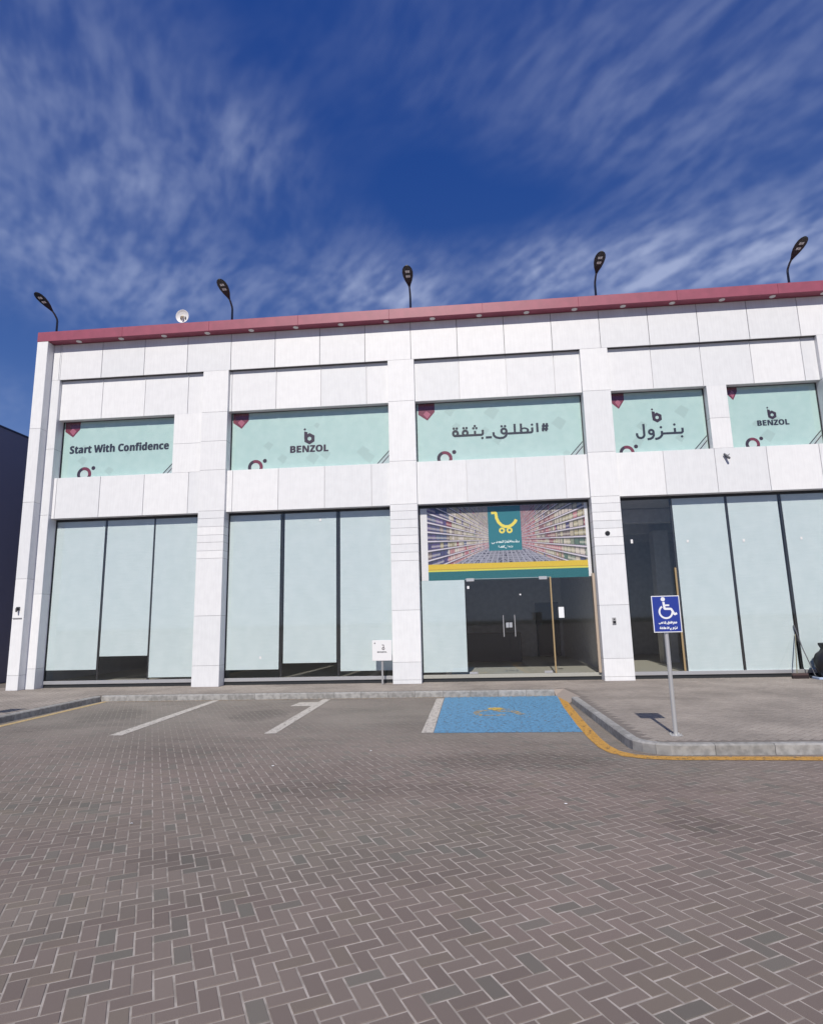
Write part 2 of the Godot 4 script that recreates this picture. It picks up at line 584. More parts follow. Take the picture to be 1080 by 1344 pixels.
		ink(st, [[228, 26, 228, 6, 222, 0, 128, 0], [222, -20], [190, 0, 190, 26], [190, 45], [125, 14, 124, -8, 116, -18, 104, -25, 88, -27], [122, 34],
			["o", 72, 11, 11, 11], [83, 11, 83, -8, 76, -19, 64, -25, 50, -27], [36, 56, 36, -4, 30, -15, 18, -19, 6, -15, 0, -4, 0, 8]],
			11.5 * s, Vector2(6.60, 7.07), Vector2(s, s), z)
		decal(w, "lettering", st, mats["ink_dark"])
		emblem(w, 7.05, 7.44, 0.41, z)
	elif style == 5:
		obj("lettering", latin("BENZOL", 0.155, 0.87), mats["ink_dark"], w, Vector3(10.0, 7.165, z))
		emblem(w, 10.29, 7.36, 0.36, z)

func shop_window(b: Node, x0: float, x1: float, splits: Array, films: Array) -> Node3D:
	var w := Node3D.new()
	put("shop_window", w, b)
	var g := -0.40
	block("sill", Vector3(x0 + 0.005, 0.232, -0.47), Vector3(x1 - 0.005, 0.33, g + 0.045), mats["aluminium"], w, 0.006)
	block("base_rail", Vector3(x0 + 0.005, WALK - 0.05, -0.47), Vector3(x1 - 0.005, 0.229, g + 0.005), mats["dark_metal"], w)
	var st := start()
	for x in [x0 + 0.005, x1 - 0.035]:
		add_box(st, Vector3(x, 0.332, g - 0.05), Vector3(x + 0.03, 5.2, g + 0.02), 0.003)
	add_box(st, Vector3(x0 + 0.036, 5.13, g - 0.05), Vector3(x1 - 0.036, 5.2, g + 0.02), 0.003)
	obj("frame", st.commit(), mats["dark_metal"], w)
	var xs := [x0 + 0.036] + splits + [x1 - 0.036]
	for i in xs.size() - 1:
		block("pane", Vector3(xs[i] + 0.002, 0.332, g - 0.008), Vector3(xs[i + 1] - 0.002, 5.128, g), glass_mat(), w)
		if i > 0:
			block("mullion", Vector3(xs[i] - 0.022, 0.332, g - 0.075), Vector3(xs[i] + 0.022, 5.128, g - 0.0085), mats["dark_metal"], w, 0.003)
	for f in films:
		block("window_film", Vector3(f[0], f[2], g - 0.0115), Vector3(f[1], f[3], g - 0.0088), mats["film"], w)
		if f.size() > 4:
			block("sticker", Vector3(f[4], f[5], g + 0.0004), Vector3(f[4] + 0.055, f[5] + 0.075, g + 0.0015), mats["white_plastic"], w)
	return w

func banner_texture() -> ImageTexture:
	# the print on the banner: a supermarket aisle over a yellow and teal band
	var w := 768
	var h := 336
	var im := Image.create(w, h, false, Image.FORMAT_RGB8)
	var r := RandomNumberGenerator.new()
	r.seed = 77
	var tints := [Color(0.20, 0.17, 0.36), Color(0.34, 0.27, 0.48), Color(0.62, 0.58, 0.44), Color(0.72, 0.70, 0.60), Color(0.66, 0.30, 0.34), Color(0.50, 0.20, 0.24), Color(0.30, 0.40, 0.34), Color(0.82, 0.78, 0.74), Color(0.44, 0.38, 0.36), Color(0.76, 0.52, 0.54), Color(0.24, 0.28, 0.42)]
	var hash_ := func(a: int, b: int, c: int) -> float:
		var q := sin(a * 12.9898 + b * 78.233 + c * 37.719) * 43758.5453
		return q - floorf(q)
	var vx := 0.49
	var vy := 0.47
	for y in h:
		for x in w:
			var u := float(x) / w
			var v := float(y) / h
			var c: Color
			var dx := absf(u - vx)
			var side := 0 if u < vx else 1
			var t := (v - vy) / maxf(dx, 0.02)
			if v > 0.875: c = Color(0.02, 0.44, 0.46)
			elif v > 0.855: c = Color(0.92, 0.90, 0.30)
			elif v > 0.845: c = Color(0.80, 0.66, 0.16)
			elif v > 0.775: c = Color(0.93, 0.80, 0.16)
			elif dx < 0.10 and v < vy + 0.10:
				c = Color(0.92, 0.90, 0.92).lerp(Color(0.74, 0.68, 0.70), hash_.call(x / 9, y / 7, 4))
			elif t > 0.95:
				# the wire basket of a trolley in front of the floor
				c = Color(0.56, 0.56, 0.60)
				var rr := (u - 0.49) / maxf(v - 0.30, 0.02)
				if absf(fposmod(rr * 13.0, 1.0) - 0.5) < 0.11 or absf(fposmod(pow(v, 3.0) * 22.0, 1.0) - 0.5) < 0.10: c = Color(0.70, 0.70, 0.75)
				elif hash_.call(x / 6, y / 5, 2) > 0.8: c = Color(0.26, 0.26, 0.32)
			else:
				var lvl := t * 3.7 + 8.0
				var shelf := int(floor(lvl))
				var fr := lvl - shelf
				var depth := 1.0 / maxf(dx, 0.05)
				var bin := int(depth * 7.0)
				var pick: float = hash_.call(bin, shelf, side)
				var patch: float = hash_.call(int(depth * 1.3), shelf, side + 5)
				var zone: Array = [7, 3, 2] if side else [2, 3, 7]
				if side == 0 and dx > 0.36: zone = [0, 1, 10]
				elif side == 0 and t > 0.22: zone = [4, 9, 7]
				elif side == 1 and dx < 0.20: zone = [4, 9, 5]
				elif side == 1 and dx < 0.32 and t < 0.1: zone = [8, 3, 5]
				elif side == 1 and t > 0.0 and dx > 0.36: zone = [6, 3, 7]
				elif side == 1 and t > 0.3: zone = [2, 9, 3]
				c = tints[zone[int(patch * 3.0) % 3]].lerp(tints[zone[int(pick * 3.0) % 3]], 0.5)
				if pick > 0.86: c = tints[int(patch * 11.0) % 11]
				var e := fposmod(depth * 7.0, 1.0)
				if e < 0.16: c = c.darkened(0.45)
				if fr > 0.38 and fr < 0.62 and pick > 0.3: c = c.lerp(Color(0.94, 0.92, 0.86), 0.55)
				if fr > 0.85: c = Color(0.90, 0.88, 0.92)
				elif fr > 0.78: c = Color(0.32, 0.29, 0.33)
				elif fr < 0.20: c = c.darkened(0.5)
				c = c.lerp(Color(0.88, 0.84, 0.85), 0.05 + clampf(0.34 - dx, 0.0, 0.3) * 1.3)
				if t < -1.5: c = c.darkened(0.12)
			if v < 0.775 and (t <= 0.95 or dx >= 0.10): c.s = minf(c.s * 1.25, 1.0); c = c.lightened(0.10)
			var n := r.randf_range(-0.04, 0.04)
			im.set_pixel(x, y, Color(c.r + n, c.g + n, c.b + n))
	return ImageTexture.create_from_image(im)

func entrance(b: Node) -> void:
	var x0 := 0.12
	var x1 := 5.07
	var g := -0.40
	var w := Node3D.new()
	put("shop_entrance", w, b)
	block("sill", Vector3(x0 + 0.005, 0.232, -0.47), Vector3(x1 - 0.005, 0.33, g + 0.03), mats["threshold"], w, 0.006)
	block("base_rail", Vector3(x0 + 0.005, WALK - 0.05, -0.47), Vector3(x1 - 0.005, 0.229, g - 0.005), mats["dark_metal"], w)
	var st := start()
	for x in [x0 + 0.005, x1 - 0.035]:
		add_box(st, Vector3(x, 0.332, g - 0.05), Vector3(x + 0.03, 5.2, g + 0.02), 0.003)
	add_box(st, Vector3(x0 + 0.036, 5.13, g - 0.05), Vector3(x1 - 0.036, 5.2, g + 0.02), 0.003)
	obj("frame", st.commit(), mats["dark_metal"], w)
	# transom glass over the doors carries the banner on its inside
	block("pane", Vector3(x0 + 0.036, 3.0, g - 0.008), Vector3(x1 - 0.036, 5.128, g), glass_mat(), w)
	block("pane", Vector3(x0 + 0.036, 0.332, g - 0.008), Vector3(1.41, 2.997, g), glass_mat(), w)
	block("pane", Vector3(3.86, 0.332, g - 0.008), Vector3(x1 - 0.036, 2.997, g), glass_mat(), w)
	block("window_film", Vector3(0.16, 0.40, g - 0.0115), Vector3(1.40, 2.98, g - 0.0088), mats["film"], w)
	block("banner_edge", Vector3(0.17, 2.985, g - 0.0125), Vector3(x1 - 0.05, 5.12, g - 0.0105), mats["white_plastic"], w)
	# the banner print
	var z := g - 0.0098
	st = start()
	face(st, [Vector3(0.37, 2.97, z), Vector3(4.93, 2.97, z), Vector3(4.93, 5.12, z), Vector3(0.37, 5.12, z)], Vector3.BACK, [Vector2(0, 1), Vector2(1, 1), Vector2(1, 0), Vector2(0, 0)])
	var bm := mat("banner_print", Color(0.93, 0.93, 0.93), 0.6)
	bm.albedo_texture = banner_texture()
	obj("banner", st.commit(), bm, w)
	st = start()
	flat_poly(st, PackedVector2Array([Vector2(2.15, 3.80), Vector2(3.10, 3.80), Vector2(3.10, 5.11), Vector2(2.15, 5.11)]), z + 0.0004)
	obj("banner_plaque", st.commit(), mats["teal"], w)
	st = start()
	# a curved trolley on two wheels
	ink(st, [[-0.37, 0.52, -0.27, 0.53, -0.235, 0.50, -0.22, 0.36, -0.17, 0.24, -0.09, 0.15, 0.01, 0.10, 0.13, 0.10, 0.23, 0.15, 0.31, 0.23, 0.345, 0.30]], 0.085, Vector2(2.625, 4.395), Vector2.ONE, z + 0.0006)
	for s in [-0.108, 0.108]: annulus(st, Vector2(2.655 + s, 4.385), 0.036, 0.088, z + 0.0008)
	obj("banner_emblem", st.commit(), mats["ink_yellow"], w)
	st = start()
	var q := 0.0047
	ink(st, [[84, 8, 84, 0, 62, 0], ["o", 70, 4, 4, 4], [58, 8, 58, 0, 50, 0], ["o", 46, 3, 4, 3], [38, 0, 38, 14], [32, 0, 32, 8, 22, 0, 6, 0], [28, 14, 26, 2], ["o", 14, 4, 4, 4], [2, 14, 2, 0, -4, -4], [-10, 14, -10, 0], [-16, 14, -16, 0, -40, 0], [-24, 8, -24, 0], ["o", -34, 4, 4, 4], [-46, 8, -46, 0, -60, 0], [-52, 8], [-66, 4, -70, -5, -80, -6, -84, 2], [20, 14], [66, 14]], 3.6 * q, Vector2(2.625, 4.03), Vector2(q, q), z + 0.0006)
	ink(st, [[44, 8, 44, 0, 30, 0], [36, 8], ["o", 24, 3, 4, 3], [14, 0, 14, 12], [8, -5, 2, -6, -2, 0], [-8, 12, -8, 0, -34, 0], ["o", -16, 4, 4, 4], [-26, 8, -26, 0], [-40, 12, -40, 0], [-4, 12]], 3.6 * q, Vector2(2.62, 3.89), Vector2(q, q), z + 0.0006)
	obj("banner_lettering", st.commit(), mats["ink_white"], w)
	# frameless double doors
	for s in [0, 1]:
		var a := 1.415 if s == 0 else 2.618
		var e := 2.612 if s == 0 else 3.815
		var d := block("door", Vector3(a, 0.345, g - 0.012), Vector3(e, 2.985, g), glass_mat(), w)
		var c := d.position
		var hx := 2.455 if s == 0 else 2.775
		st = start()
		tube(st, [Vector3(hx, 1.35, g + 0.06) - c, Vector3(hx, 1.95, g + 0.06) - c], [0.014], 8)
		tube(st, [Vector3(hx, 1.42, g + 0.06) - c, Vector3(hx, 1.42, g) - c], [0.009], 6)
		tube(st, [Vector3(hx, 1.88, g + 0.06) - c, Vector3(hx, 1.88, g) - c], [0.009], 6)
		obj("handle", st.commit(), mats["lamp_grey_light"], d)
		st = start()
		var px := 1.45 if s == 0 else 3.52
		add_box(st, Vector3(px, 2.93, g - 0.03) - c, Vector3(px + 0.23, 3.02, g + 0.014) - c, 0.004)
		add_box(st, Vector3(px, 0.335, g - 0.03) - c, Vector3(px + 0.23, 0.40, g + 0.014) - c, 0.004)
		obj("patch_fitting", st.commit(), mats["aluminium"], d)
		st = start()
		var lx := 2.525 if s == 0 else 2.62
		add_box(st, Vector3(lx, 1.60, g - 0.02) - c, Vector3(lx + 0.085, 1.74, g + 0.012) - c, 0.004)
		obj("lock", st.commit(), mats["aluminium"], d)
	block("door_jamb", Vector3(3.818, 0.333, g - 0.045), Vector3(3.858, 2.997, g + 0.03), mats["brass"], w, 0.004)
	block("door_jamb", Vector3(4.99, 0.333, g + 0.022), Vector3(5.06, 3.06, g + 0.11), mats["brass_dull"], w, 0.004)
	block("door_header", Vector3(1.41, 2.988, g - 0.03), Vector3(3.86, 2.9995, g + 0.004), mats["aluminium"], w)
	block("sticker", Vector3(1.47, 2.72, g + 0.0004), Vector3(1.53, 2.80, g + 0.0015), mats["white_plastic"], w)
	block("sticker", Vector3(2.95, 2.50, g + 0.0004), Vector3(2.99, 2.54, g + 0.0015), mats["white_plastic"], w)

func interior(b: Node) -> void:
	var x0 := -11.2
	var x1 := 18.3
	block("interior_floor", Vector3(x0, 0.0, -9.0), Vector3(x1, 0.30, -0.475), mats["floor_tile"], b)
	block("interior_wall", Vector3(x0, 0.3, -9.2), Vector3(x1, 5.6, -9.0), mats["inner_wall"], b)
	block("interior_wall", Vector3(-0.35, 0.301, -8.99), Vector3(-0.2, 5.2, -0.48), mats["inner_wall"], b)
	block("interior_wall", Vector3(5.4, 0.301, -8.99), Vector3(5.55, 5.2, -0.48), mats["inner_wall"], b)
	block("interior_ceiling", Vector3(x0, 5.21, -9.0), Vector3(x1, 5.3, -0.46), mats["inner_wall"], b)
	var st := start()
	for z in [-2.6, -5.2, -7.6]: add_box(st, Vector3(5.56, 4.75, z), Vector3(18.2, 5.2, z + 0.25), 0.01)
	obj("ceiling_beam", st.commit(), mats["inner_wall"], b)
	block("interior_column", Vector3(7.9, 0.301, -4.6), Vector3(8.4, 4.74, -4.1), mats["inner_wall"], b, 0.01)
	var d := block("interior_door", Vector3(4.3, 0.302, -8.985), Vector3(5.25, 2.5, -8.93), mats["dark_metal"], b, 0.01)
	d.set_meta("label", "dark door in the back wall")
	block("interior_counter", Vector3(1.3, 0.302, -6.6), Vector3(3.4, 1.35, -6.0), mats["dark_metal"], b, 0.02)

func building() -> void:
	var b := thing("shop_building", "two storey white stone shop building with maroon roof edge and mint window prints", "building")
	# carcass
	block("wall", Vector3(-11.49, 5.31, -13.9), Vector3(RIGHT_END, 10.85, -0.47), mats["stone_plain"], b)
	block("wall", Vector3(-11.49, 0.0, -13.9), Vector3(RIGHT_END, 5.305, -9.21), mats["stone_plain"], b)
	block("roof", Vector3(-11.8, 10.852, -14.0), Vector3(RIGHT_END + 0.3, 11.0, -0.51), mats["concrete"], b)
	fin(b, -11.85, -11.49)
	fin(b, RIGHT_END, RIGHT_END + 0.36)
	var low := [0.72, 2.15, 3.79]
	var thin := [4.03, 4.28, 4.50, 4.75, 5.0]
	pilaster(b, -11.49, -11.21, 0.0, [WALK, 0.72, 2.9, 5.3, 7.4, 9.68])
	for i in PIL.size():
		var cs := [WALK, 0.24, 0.72, 2.15, 3.55, 3.79] + thin + [5.2, 6.5, 8.36, 9.68]
		if i == 0: cs = [WALK, 0.72, 2.13, 3.8] + thin + [5.23, 6.49, 7.4, 8.33, 9.68]
		pilaster(b, PIL[i][0], PIL[i][1], 0.0, cs)
	frieze_and_spandrels(b)
	# solid bits between the upper windows
	var m := block("wall_pier", Vector3(-7.40, 6.486, -0.44), Vector3(-6.468, 8.364, -0.1505), mats["joint"], b)
	var c := m.position
	for q in [[-7.40, 6.486, -6.468, 7.40], [-7.40, 7.406, -6.468, 8.366]]:
		block("stone_panel", Vector3(q[0] - 0.003, q[1], -0.45) - c, Vector3(q[2], q[3], -0.118) - c, mats["stone_%d" % rng.randi_range(0, 2)], m, 0.004)
	m = block("wall_pier", Vector3(8.60, 6.486, -0.44), Vector3(9.15, 8.364, -0.1505), mats["joint"], b)
	c = m.position
	for q in [[8.60, 6.486, 9.15, 7.38], [8.60, 7.386, 9.15, 8.366]]:
		block("stone_panel", Vector3(q[0] - 0.003, q[1], -0.45) - c, Vector3(q[2] + 0.003, q[3], -0.118) - c, mats["stone_%d" % rng.randi_range(0, 2)], m, 0.004)
	cornice(b)
	upper_window(b, -11.20, -7.405, 1)
	upper_window(b, -5.655, -0.675, 2)
	upper_window(b, 0.125, 5.065, 3)
	upper_window(b, 5.865, 8.595, 4)
	upper_window(b, 9.155, 11.745, 5)
	upper_window(b, 12.555, 17.595, 0)
	interior(b)
	shop_window(b, -11.21, -6.46, [-9.56, -8.0], [[-11.17, -9.60, 0.64, 5.2], [-9.52, -8.03, 1.02, 5.2], [-7.97, -6.50, 0.39, 5.2]])
	shop_window(b, -5.66, -0.67, [-3.985, -2.29], [[-5.62, -4.05, 0.56, 5.2, -4.62, 0.86], [-3.92, -2.35, 0.725, 5.2, -2.86, 4.86], [-2.23, -0.71, 0.48, 5.2]])
	entrance(b)
	shop_window(b, 5.86, 11.75, [7.36, 8.885, 10.35], [[7.40, 8.84, 0.33, 5.2, 7.70, 3.85], [8.92, 10.28, 0.33, 5.2, 9.22, 3.82], [10.39, 11.71, 0.33, 5.2, 10.76, 3.83]])
	block("brass_strip", Vector3(7.275, 0.335, -0.38), Vector3(7.325, 3.15, -0.35), mats["brass"], b, 0.004)
	block("sticker", Vector3(6.16, 3.88, -0.3985), Vector3(6.22, 3.99, -0.3970), mats["white_plastic"], b)
	shop_window(b, 12.55, 17.6, [14.2, 15.9], [[12.59, 14.16, 0.4, 5.2], [14.24, 15.86, 0.4, 5.2], [15.94, 17.56, 0.4, 5.2]])

# ------------------------------------------------------------------ ground
func brick_mesh(l: float, w: float, h: float, c: float) -> Mesh:
	# a paver without an underside: chamfered top and four sides, its top at y = 0
	var st := start()
	var a := Vector3(l / 2, 0, w / 2)
	var top := []
	var mid := []
	var low := []
	for k in [[-1, -1], [1, -1], [1, 1], [-1, 1]]:
		top.append(Vector3(k[0] * (a.x - c), 0, k[1] * (a.z - c)))
		mid.append(Vector3(k[0] * a.x, -c * 0.8, k[1] * a.z))
		low.append(Vector3(k[0] * a.x, -h, k[1] * a.z))
	face(st, top, Vector3.UP)
	for i in 4:
		var j := (i + 1) % 4
		var out: Vector3 = (mid[i] + mid[j]).normalized()
		out.y = 0
		out = out.normalized()
		face(st, [top[i], top[j], mid[j], mid[i]], (out + Vector3.UP).normalized())
		face(st, [mid[i], mid[j], low[j], low[i]], out)
	return st.commit()

func herringbone(lo: Vector2, hi: Vector2, origin: Vector2, turn: float, w: float) -> Array:
	# [centre x, centre z, angle] of each paver whose centre is in the rectangle
	var u := Vector2(cos(turn), -sin(turn))
	var v := Vector2(sin(turn), cos(turn))
	var out := []
	var n := int((hi - lo).length() / w) + 4
	var mid := (lo + hi) / 2.0 - origin
	var cu := int(mid.dot(u) / w)
	var cv := int(mid.dot(v) / w)
	var half := n / 2 + 2
	for i in range(cu - half, cu + half):
		for j in range(cv - half, cv + half):
			var r := posmod(i - j, 4)
			var p: Vector2
			var t := turn
			if r == 0:      # stands along v, cells (i, j) and (i, j + 1)
				p = origin + u * (i + 0.5) * w + v * (j + 1.0) * w
				t = turn + PI / 2
			elif r == 1:    # lies along u, cells (i, j) and (i + 1, j)
				p = origin + u * (i + 1.0) * w + v * (j + 0.5) * w
			else: continue
			if p.x < lo.x or p.x > hi.x or p.y < lo.y or p.y > hi.y: continue
			out.append([p.x, p.y, t])
	return out

func pavement_tone(x: float, z: float, n1: FastNoiseLite, n2: FastNoiseLite, j: float, k: float) -> Color:
	# baked clay colours of the pavers, with broad worn and dusty patches
	var a := n1.get_noise_2d(x, z) * 0.5 + 0.5
	var b := n2.get_noise_2d(x, z) * 0.5 + 0.5
	var base := Vector3(0.272, 0.214, 0.188)
	base = base.lerp(Vector3(0.262, 0.232, 0.192), clampf((a - 0.42) * 2.0, 0.0, 1.0))
	base *= 0.80 + 0.36 * b
	base *= 0.91 + 0.18 * j
	if k > 0.90: base = base.lerp(Vector3(0.175, 0.190, 0.162), 0.42)
	elif k > 0.86: base = base.lerp(Vector3(0.25, 0.215, 0.160), 0.35)
	# parking bays: dusty, greyer
	var dust := clampf((10.5 - z) / 5.0, 0.0, 1.0)
	base = base.lerp(Vector3(0.285, 0.262, 0.230) * (0.74 + 0.52 * b), dust * 0.7)
	# old oil and tyre stains
	var st := n2.get_noise_2d(x * 0.55 + 120.0, z * 2.1 - 60.0)
	base *= 1.0 - 0.11 * smoothstep(0.16, 0.52, st)
	for q in STAINS:
		var dd: float = (x - q[0]) * (x - q[0]) / (q[2] * q[2]) + (z - q[1]) * (z - q[1]) / (q[3] * q[3])
		if dd < 1.6: base *= 1.0 - q[4] * (1.0 - smoothstep(0.35, 1.6, dd + 0.7 * n2.get_noise_2d(x * 5.0, z * 5.0)))
	return Color(base.x, base.y, base.z)

const STAINS := [[-2.9, 4.6, 0.5, 0.8, 0.30], [2.0, 8.9, 1.3, 0.45, 0.22], [-6.2, 4.4, 0.6, 0.9, 0.24], [-0.9, 12.3, 0.45, 0.25, 0.24], [0.1, 10.2, 1.8, 0.22, 0.16], [3.4, 11.3, 0.3, 0.4, 0.18], [-3.4, 8.2, 1.4, 0.5, 0.16]]

func in_walk(p: Vector2) -> bool:
	return Geometry2D.is_point_in_polygon(p, walk_poly)

var walk_poly := PackedVector2Array()
var cam: Camera3D

func ground() -> void:
	# the land around, in one sheet
	var st := start()
	prism(st, PackedVector2Array([Vector2(-260, -260), Vector2(260, -260), Vector2(260, 260), Vector2(-260, 260)]), -0.06, -0.06)
	setting(obj("ground", st.commit(), mats["ground"]), "dusty ground around the forecourt", "ground")
	# the sidewalk's outline: front strip, left island, right island
	var P := PackedVector2Array([Vector2(-16, -14), Vector2(22, -14), Vector2(22, 8.5)])
	for k in 7:
		var t := PI / 2 * k / 6.0
		P.append(Vector2(4.15 - 0.42 * sin(t), 8.08 + 0.42 * cos(t)))
	for q in [[3.73, 3.37], [3.81, 3.365], [3.71, 1.70], [3.44, 1.84], [-8.02, 1.85], [-8.05, 8.1]]: P.append(Vector2(q[0], q[1]))
	for k in 5:
		var t := PI / 2 * k / 4.0
		P.append(Vector2(-8.47 + 0.42 * cos(t), 8.1 + 0.42 * sin(t)))
	P.append(Vector2(-16, 8.52))
	walk_poly = P
	var n1 := noise(0.16, 3, 3)
	var n2 := noise(0.42, 8, 4)
	# forecourt: jointing sand, then the pavers on it
	st = start()
	var dirt := func(x: float, z: float) -> Color:
		var v := clampf((z - 6.5) / 3.5, 0.0, 1.0) * clampf(0.95 + 1.2 * n1.get_noise_2d(x + 31.0, z) + 0.06 * x, 0.3, 1.0)
		return Color(0.32, 0.29, 0.255).lerp(Color(0.445, 0.402, 0.365), v)
	for i in 80:
		for j in 41:
			var q := [Vector3(-17 + 0.5 * i, -0.0026, 0.5 + 0.5 * j), Vector3(-16.5 + 0.5 * i, -0.0026, 0.5 + 0.5 * j), Vector3(-16.5 + 0.5 * i, -0.0026, 1.0 + 0.5 * j), Vector3(-17 + 0.5 * i, -0.0026, 1.0 + 0.5 * j)]
			for k in [0, 1, 2, 0, 2, 3]:
				st.set_normal(Vector3.UP)
				st.set_color(dirt.call(q[k].x, q[k].z))
				st.add_vertex(q[k])
	var pave := obj("paving", st.commit(), mats["joint_sand"])
	setting(pave, "grey brown pavers laid in a herringbone over the forecourt", "paving")
	var all := herringbone(Vector2(-16.9, 0.6), Vector2(22.9, 20.9), onto(400 + 350 * 280.0 / 1080, 1150 + 592 * 280.0 / 1080), deg_to_rad(27.8), 0.1005)
	var mesh := brick_mesh(0.1893, 0.0888, 0.03, 0.0022)
	var near := []
	var rest := []
	var inv := cam.transform.affine_inverse()
	var tv := tan(deg_to_rad(cam.fov) / 2.0)
	for q in all:
		if in_walk(Vector2(q[0], q[1])) and q[1] < 8.3: continue
		var e := inv * Vector3(q[0], 0, q[1])
		var inside := e.z < 0.0 and absf(e.x / -e.z) < tv * 0.8027 * 1.01 and absf(e.y / -e.z) < tv * 1.01
		if inside: near.append([e.length(), q])
		else: rest.append(q)
	near.sort_custom(func(a, b): return a[0] < b[0])
	for k in range(300, near.size()): rest.append(near[k][1])
	near = near.slice(0, 300)
	var r := RandomNumberGenerator.new()
	r.seed = 4
	var tones := {}
	for k in near:
		var q: Array = k[1]
		var c := pavement_tone(q[0], q[1], n1, n2, r.randf(), r.randf())
		var key := "%d_%d_%d" % [roundi(c.r * 70), roundi(c.g * 70), roundi(c.b * 70)]
		if not tones.has(key):
			var m: StandardMaterial3D = mats["paver"].duplicate()
			m.vertex_color_use_as_albedo = false
			m.albedo_color = c.linear_to_srgb()
			tones[key] = m
		var o := obj("brick", mesh, tones[key], pave, Vector3(q[0], r.randf_range(-0.0010, 0.0010), q[1]))
		o.rotation = Vector3(r.randf_range(-0.006, 0.006), q[2] + r.randf_range(-0.012, 0.012), r.randf_range(-0.004, 0.004))
	many_bricks("far_bricks", pave, mesh, rest, 0.0, func(x, z): return pavement_tone(x, z, n1, n2, r.randf(), r.randf()))
	# sidewalk
	st = start()
	prism(st, P, -0.05, WALK - 0.003)
	var walk := obj("sidewalk", st.commit(), mats["walk_sand"])
	setting(walk, "raised brown paved sidewalk and islands in front of the shops", "sidewalk")
	var inner := PackedVector2Array()
	for poly in Geometry2D.offset_polygon(P, -0.13): inner = poly
	var list := []
	for q in herringbone(Vector2(-15.8, -0.6), Vector2(21.8, 8.4), Vector2.ZERO, deg_to_rad(45), 0.102):
		if Geometry2D.is_point_in_polygon(Vector2(q[0], q[1]), inner): list.append(q)
	var n3 := noise(0.5, 19, 4)
	many_bricks("sidewalk_bricks", walk, brick_mesh(0.1945, 0.0925, 0.03, 0.004), list, WALK, func(x, z):
		var v := 0.86 + 0.3 * n3.get_noise_2d(x, z) + r.randf_range(-0.06, 0.06)
		return Color(0.435 * v, 0.385 * v, 0.342 * v))
	ramp()
	kerbs()
	markings()

func onto(px: float, py: float) -> Vector2:
	# the place on the forecourt that was measured in the survey photograph at this point
	var d := cam.transform.basis * Vector3(px - 540.0, 672.0 - py, -801.036)
	var t := -cam.position.y / d.y
	return Vector2(cam.position.x + d.x * t, cam.position.z + d.z * t)

func many_bricks(called: String, parent: Node, mesh: Mesh, list: Array, y: float, tone: Callable) -> void:
	var mm := MultiMesh.new()
	mm.transform_format = MultiMesh.TRANSFORM_3D
	mm.use_colors = true
	mm.mesh = mesh
	mm.instance_count = list.size()
	var r := RandomNumberGenerator.new()
	r.seed = 9
	for i in list.size():
		var q: Array = list[i]
		var bs := Basis.from_euler(Vector3(r.randf_range(-0.006, 0.006), q[2] + r.randf_range(-0.012, 0.012), r.randf_range(-0.004, 0.004)))
		mm.set_instance_transform(i, Transform3D(bs, Vector3(q[0], y + r.randf_range(-0.0014, 0.0012), q[1])))
		mm.set_instance_color(i, tone.call(q[0], q[1]))
	var o := MultiMeshInstance3D.new()
	o.multimesh = mm
	o.material_override = mats["paver"]
	put(called, o, parent)
	o.set_meta("kind", "stuff")

func ramp() -> void:
	# dropped corner between the flush end of the front kerb and the island kerb
	var st := start()
	var a := Vector3(3.47, 0.003, 1.97)
	var b := Vector3(3.58, 0.003, 3.355)
	var c := Vector3(3.815, WALK + 0.001, 3.36)
	var d := Vector3(3.712, WALK + 0.001, 1.70)
	var e := Vector3(3.455, WALK + 0.001, 1.835)
	for t in [[a, d, c], [a, c, b], [a, e, d]]:
		var n: Vector3 = (t[1] - t[0]).cross(t[2] - t[0]).normalized()
		face(st, t, n if n.y > 0 else -n)
	setting(obj("dropped_kerb", st.commit(), mats["walk_plain"]), "sloping dropped corner of the sidewalk beside the blue bay", "kerb")

func kerb_run(parent: Node, path: Array, length: float, width: float, top: float) -> void:
	# stones laid end to end on a path in (x, z); the path is the road face, the stones lie to its left
	var curve := Curve2D.new()
	for p in path: curve.add_point(p)
	var total := curve.get_baked_length()
	var n := int(round(total / length))
	for i in n:
		var s0 := total * i / n + 0.003
		var s1 := total * (i + 1) / n - 0.003
		var st := start()
		var k := 4
		var rows := []
		for j in k + 1:
			var s := lerpf(s0, s1, float(j) / k)
			var p := curve.sample_baked(s)
			var q := curve.sample_baked(minf(s + 0.02, total)) - curve.sample_baked(maxf(s - 0.02, 0.0))
			var side := Vector2(q.y, -q.x).normalized()
			var inn := p + side * width
			var lip := p + side * 0.02
			rows.append([Vector3(p.x, -0.02, p.y), Vector3(p.x, top - 0.02, p.y), Vector3(lip.x, top, lip.y), Vector3(inn.x, top, inn.y), Vector3(inn.x, top - 0.05, inn.y), side])
		for j in k:
			var a: Array = rows[j]
			var b: Array = rows[j + 1]
			var sd := Vector3(a[5].x, 0, a[5].y)
			face(st, [a[0], b[0], b[1], a[1]], -sd)
			face(st, [a[1], b[1], b[2], a[2]], (Vector3.UP - sd).normalized())
			face(st, [a[2], b[2], b[3], a[3]], Vector3.UP)
			face(st, [a[3], b[3], b[4], a[4]], sd)
		for e in [rows[0], rows[-1]]:
			var along := Vector3(-e[5].y, 0, e[5].x) * (1.0 if e == rows[-1] else -1.0)
			face(st, [e[0], e[1], e[2], e[3], e[4]], along)
		obj("kerb_stone", st.commit(), mats["kerb_%d" % (i % 3)], parent)

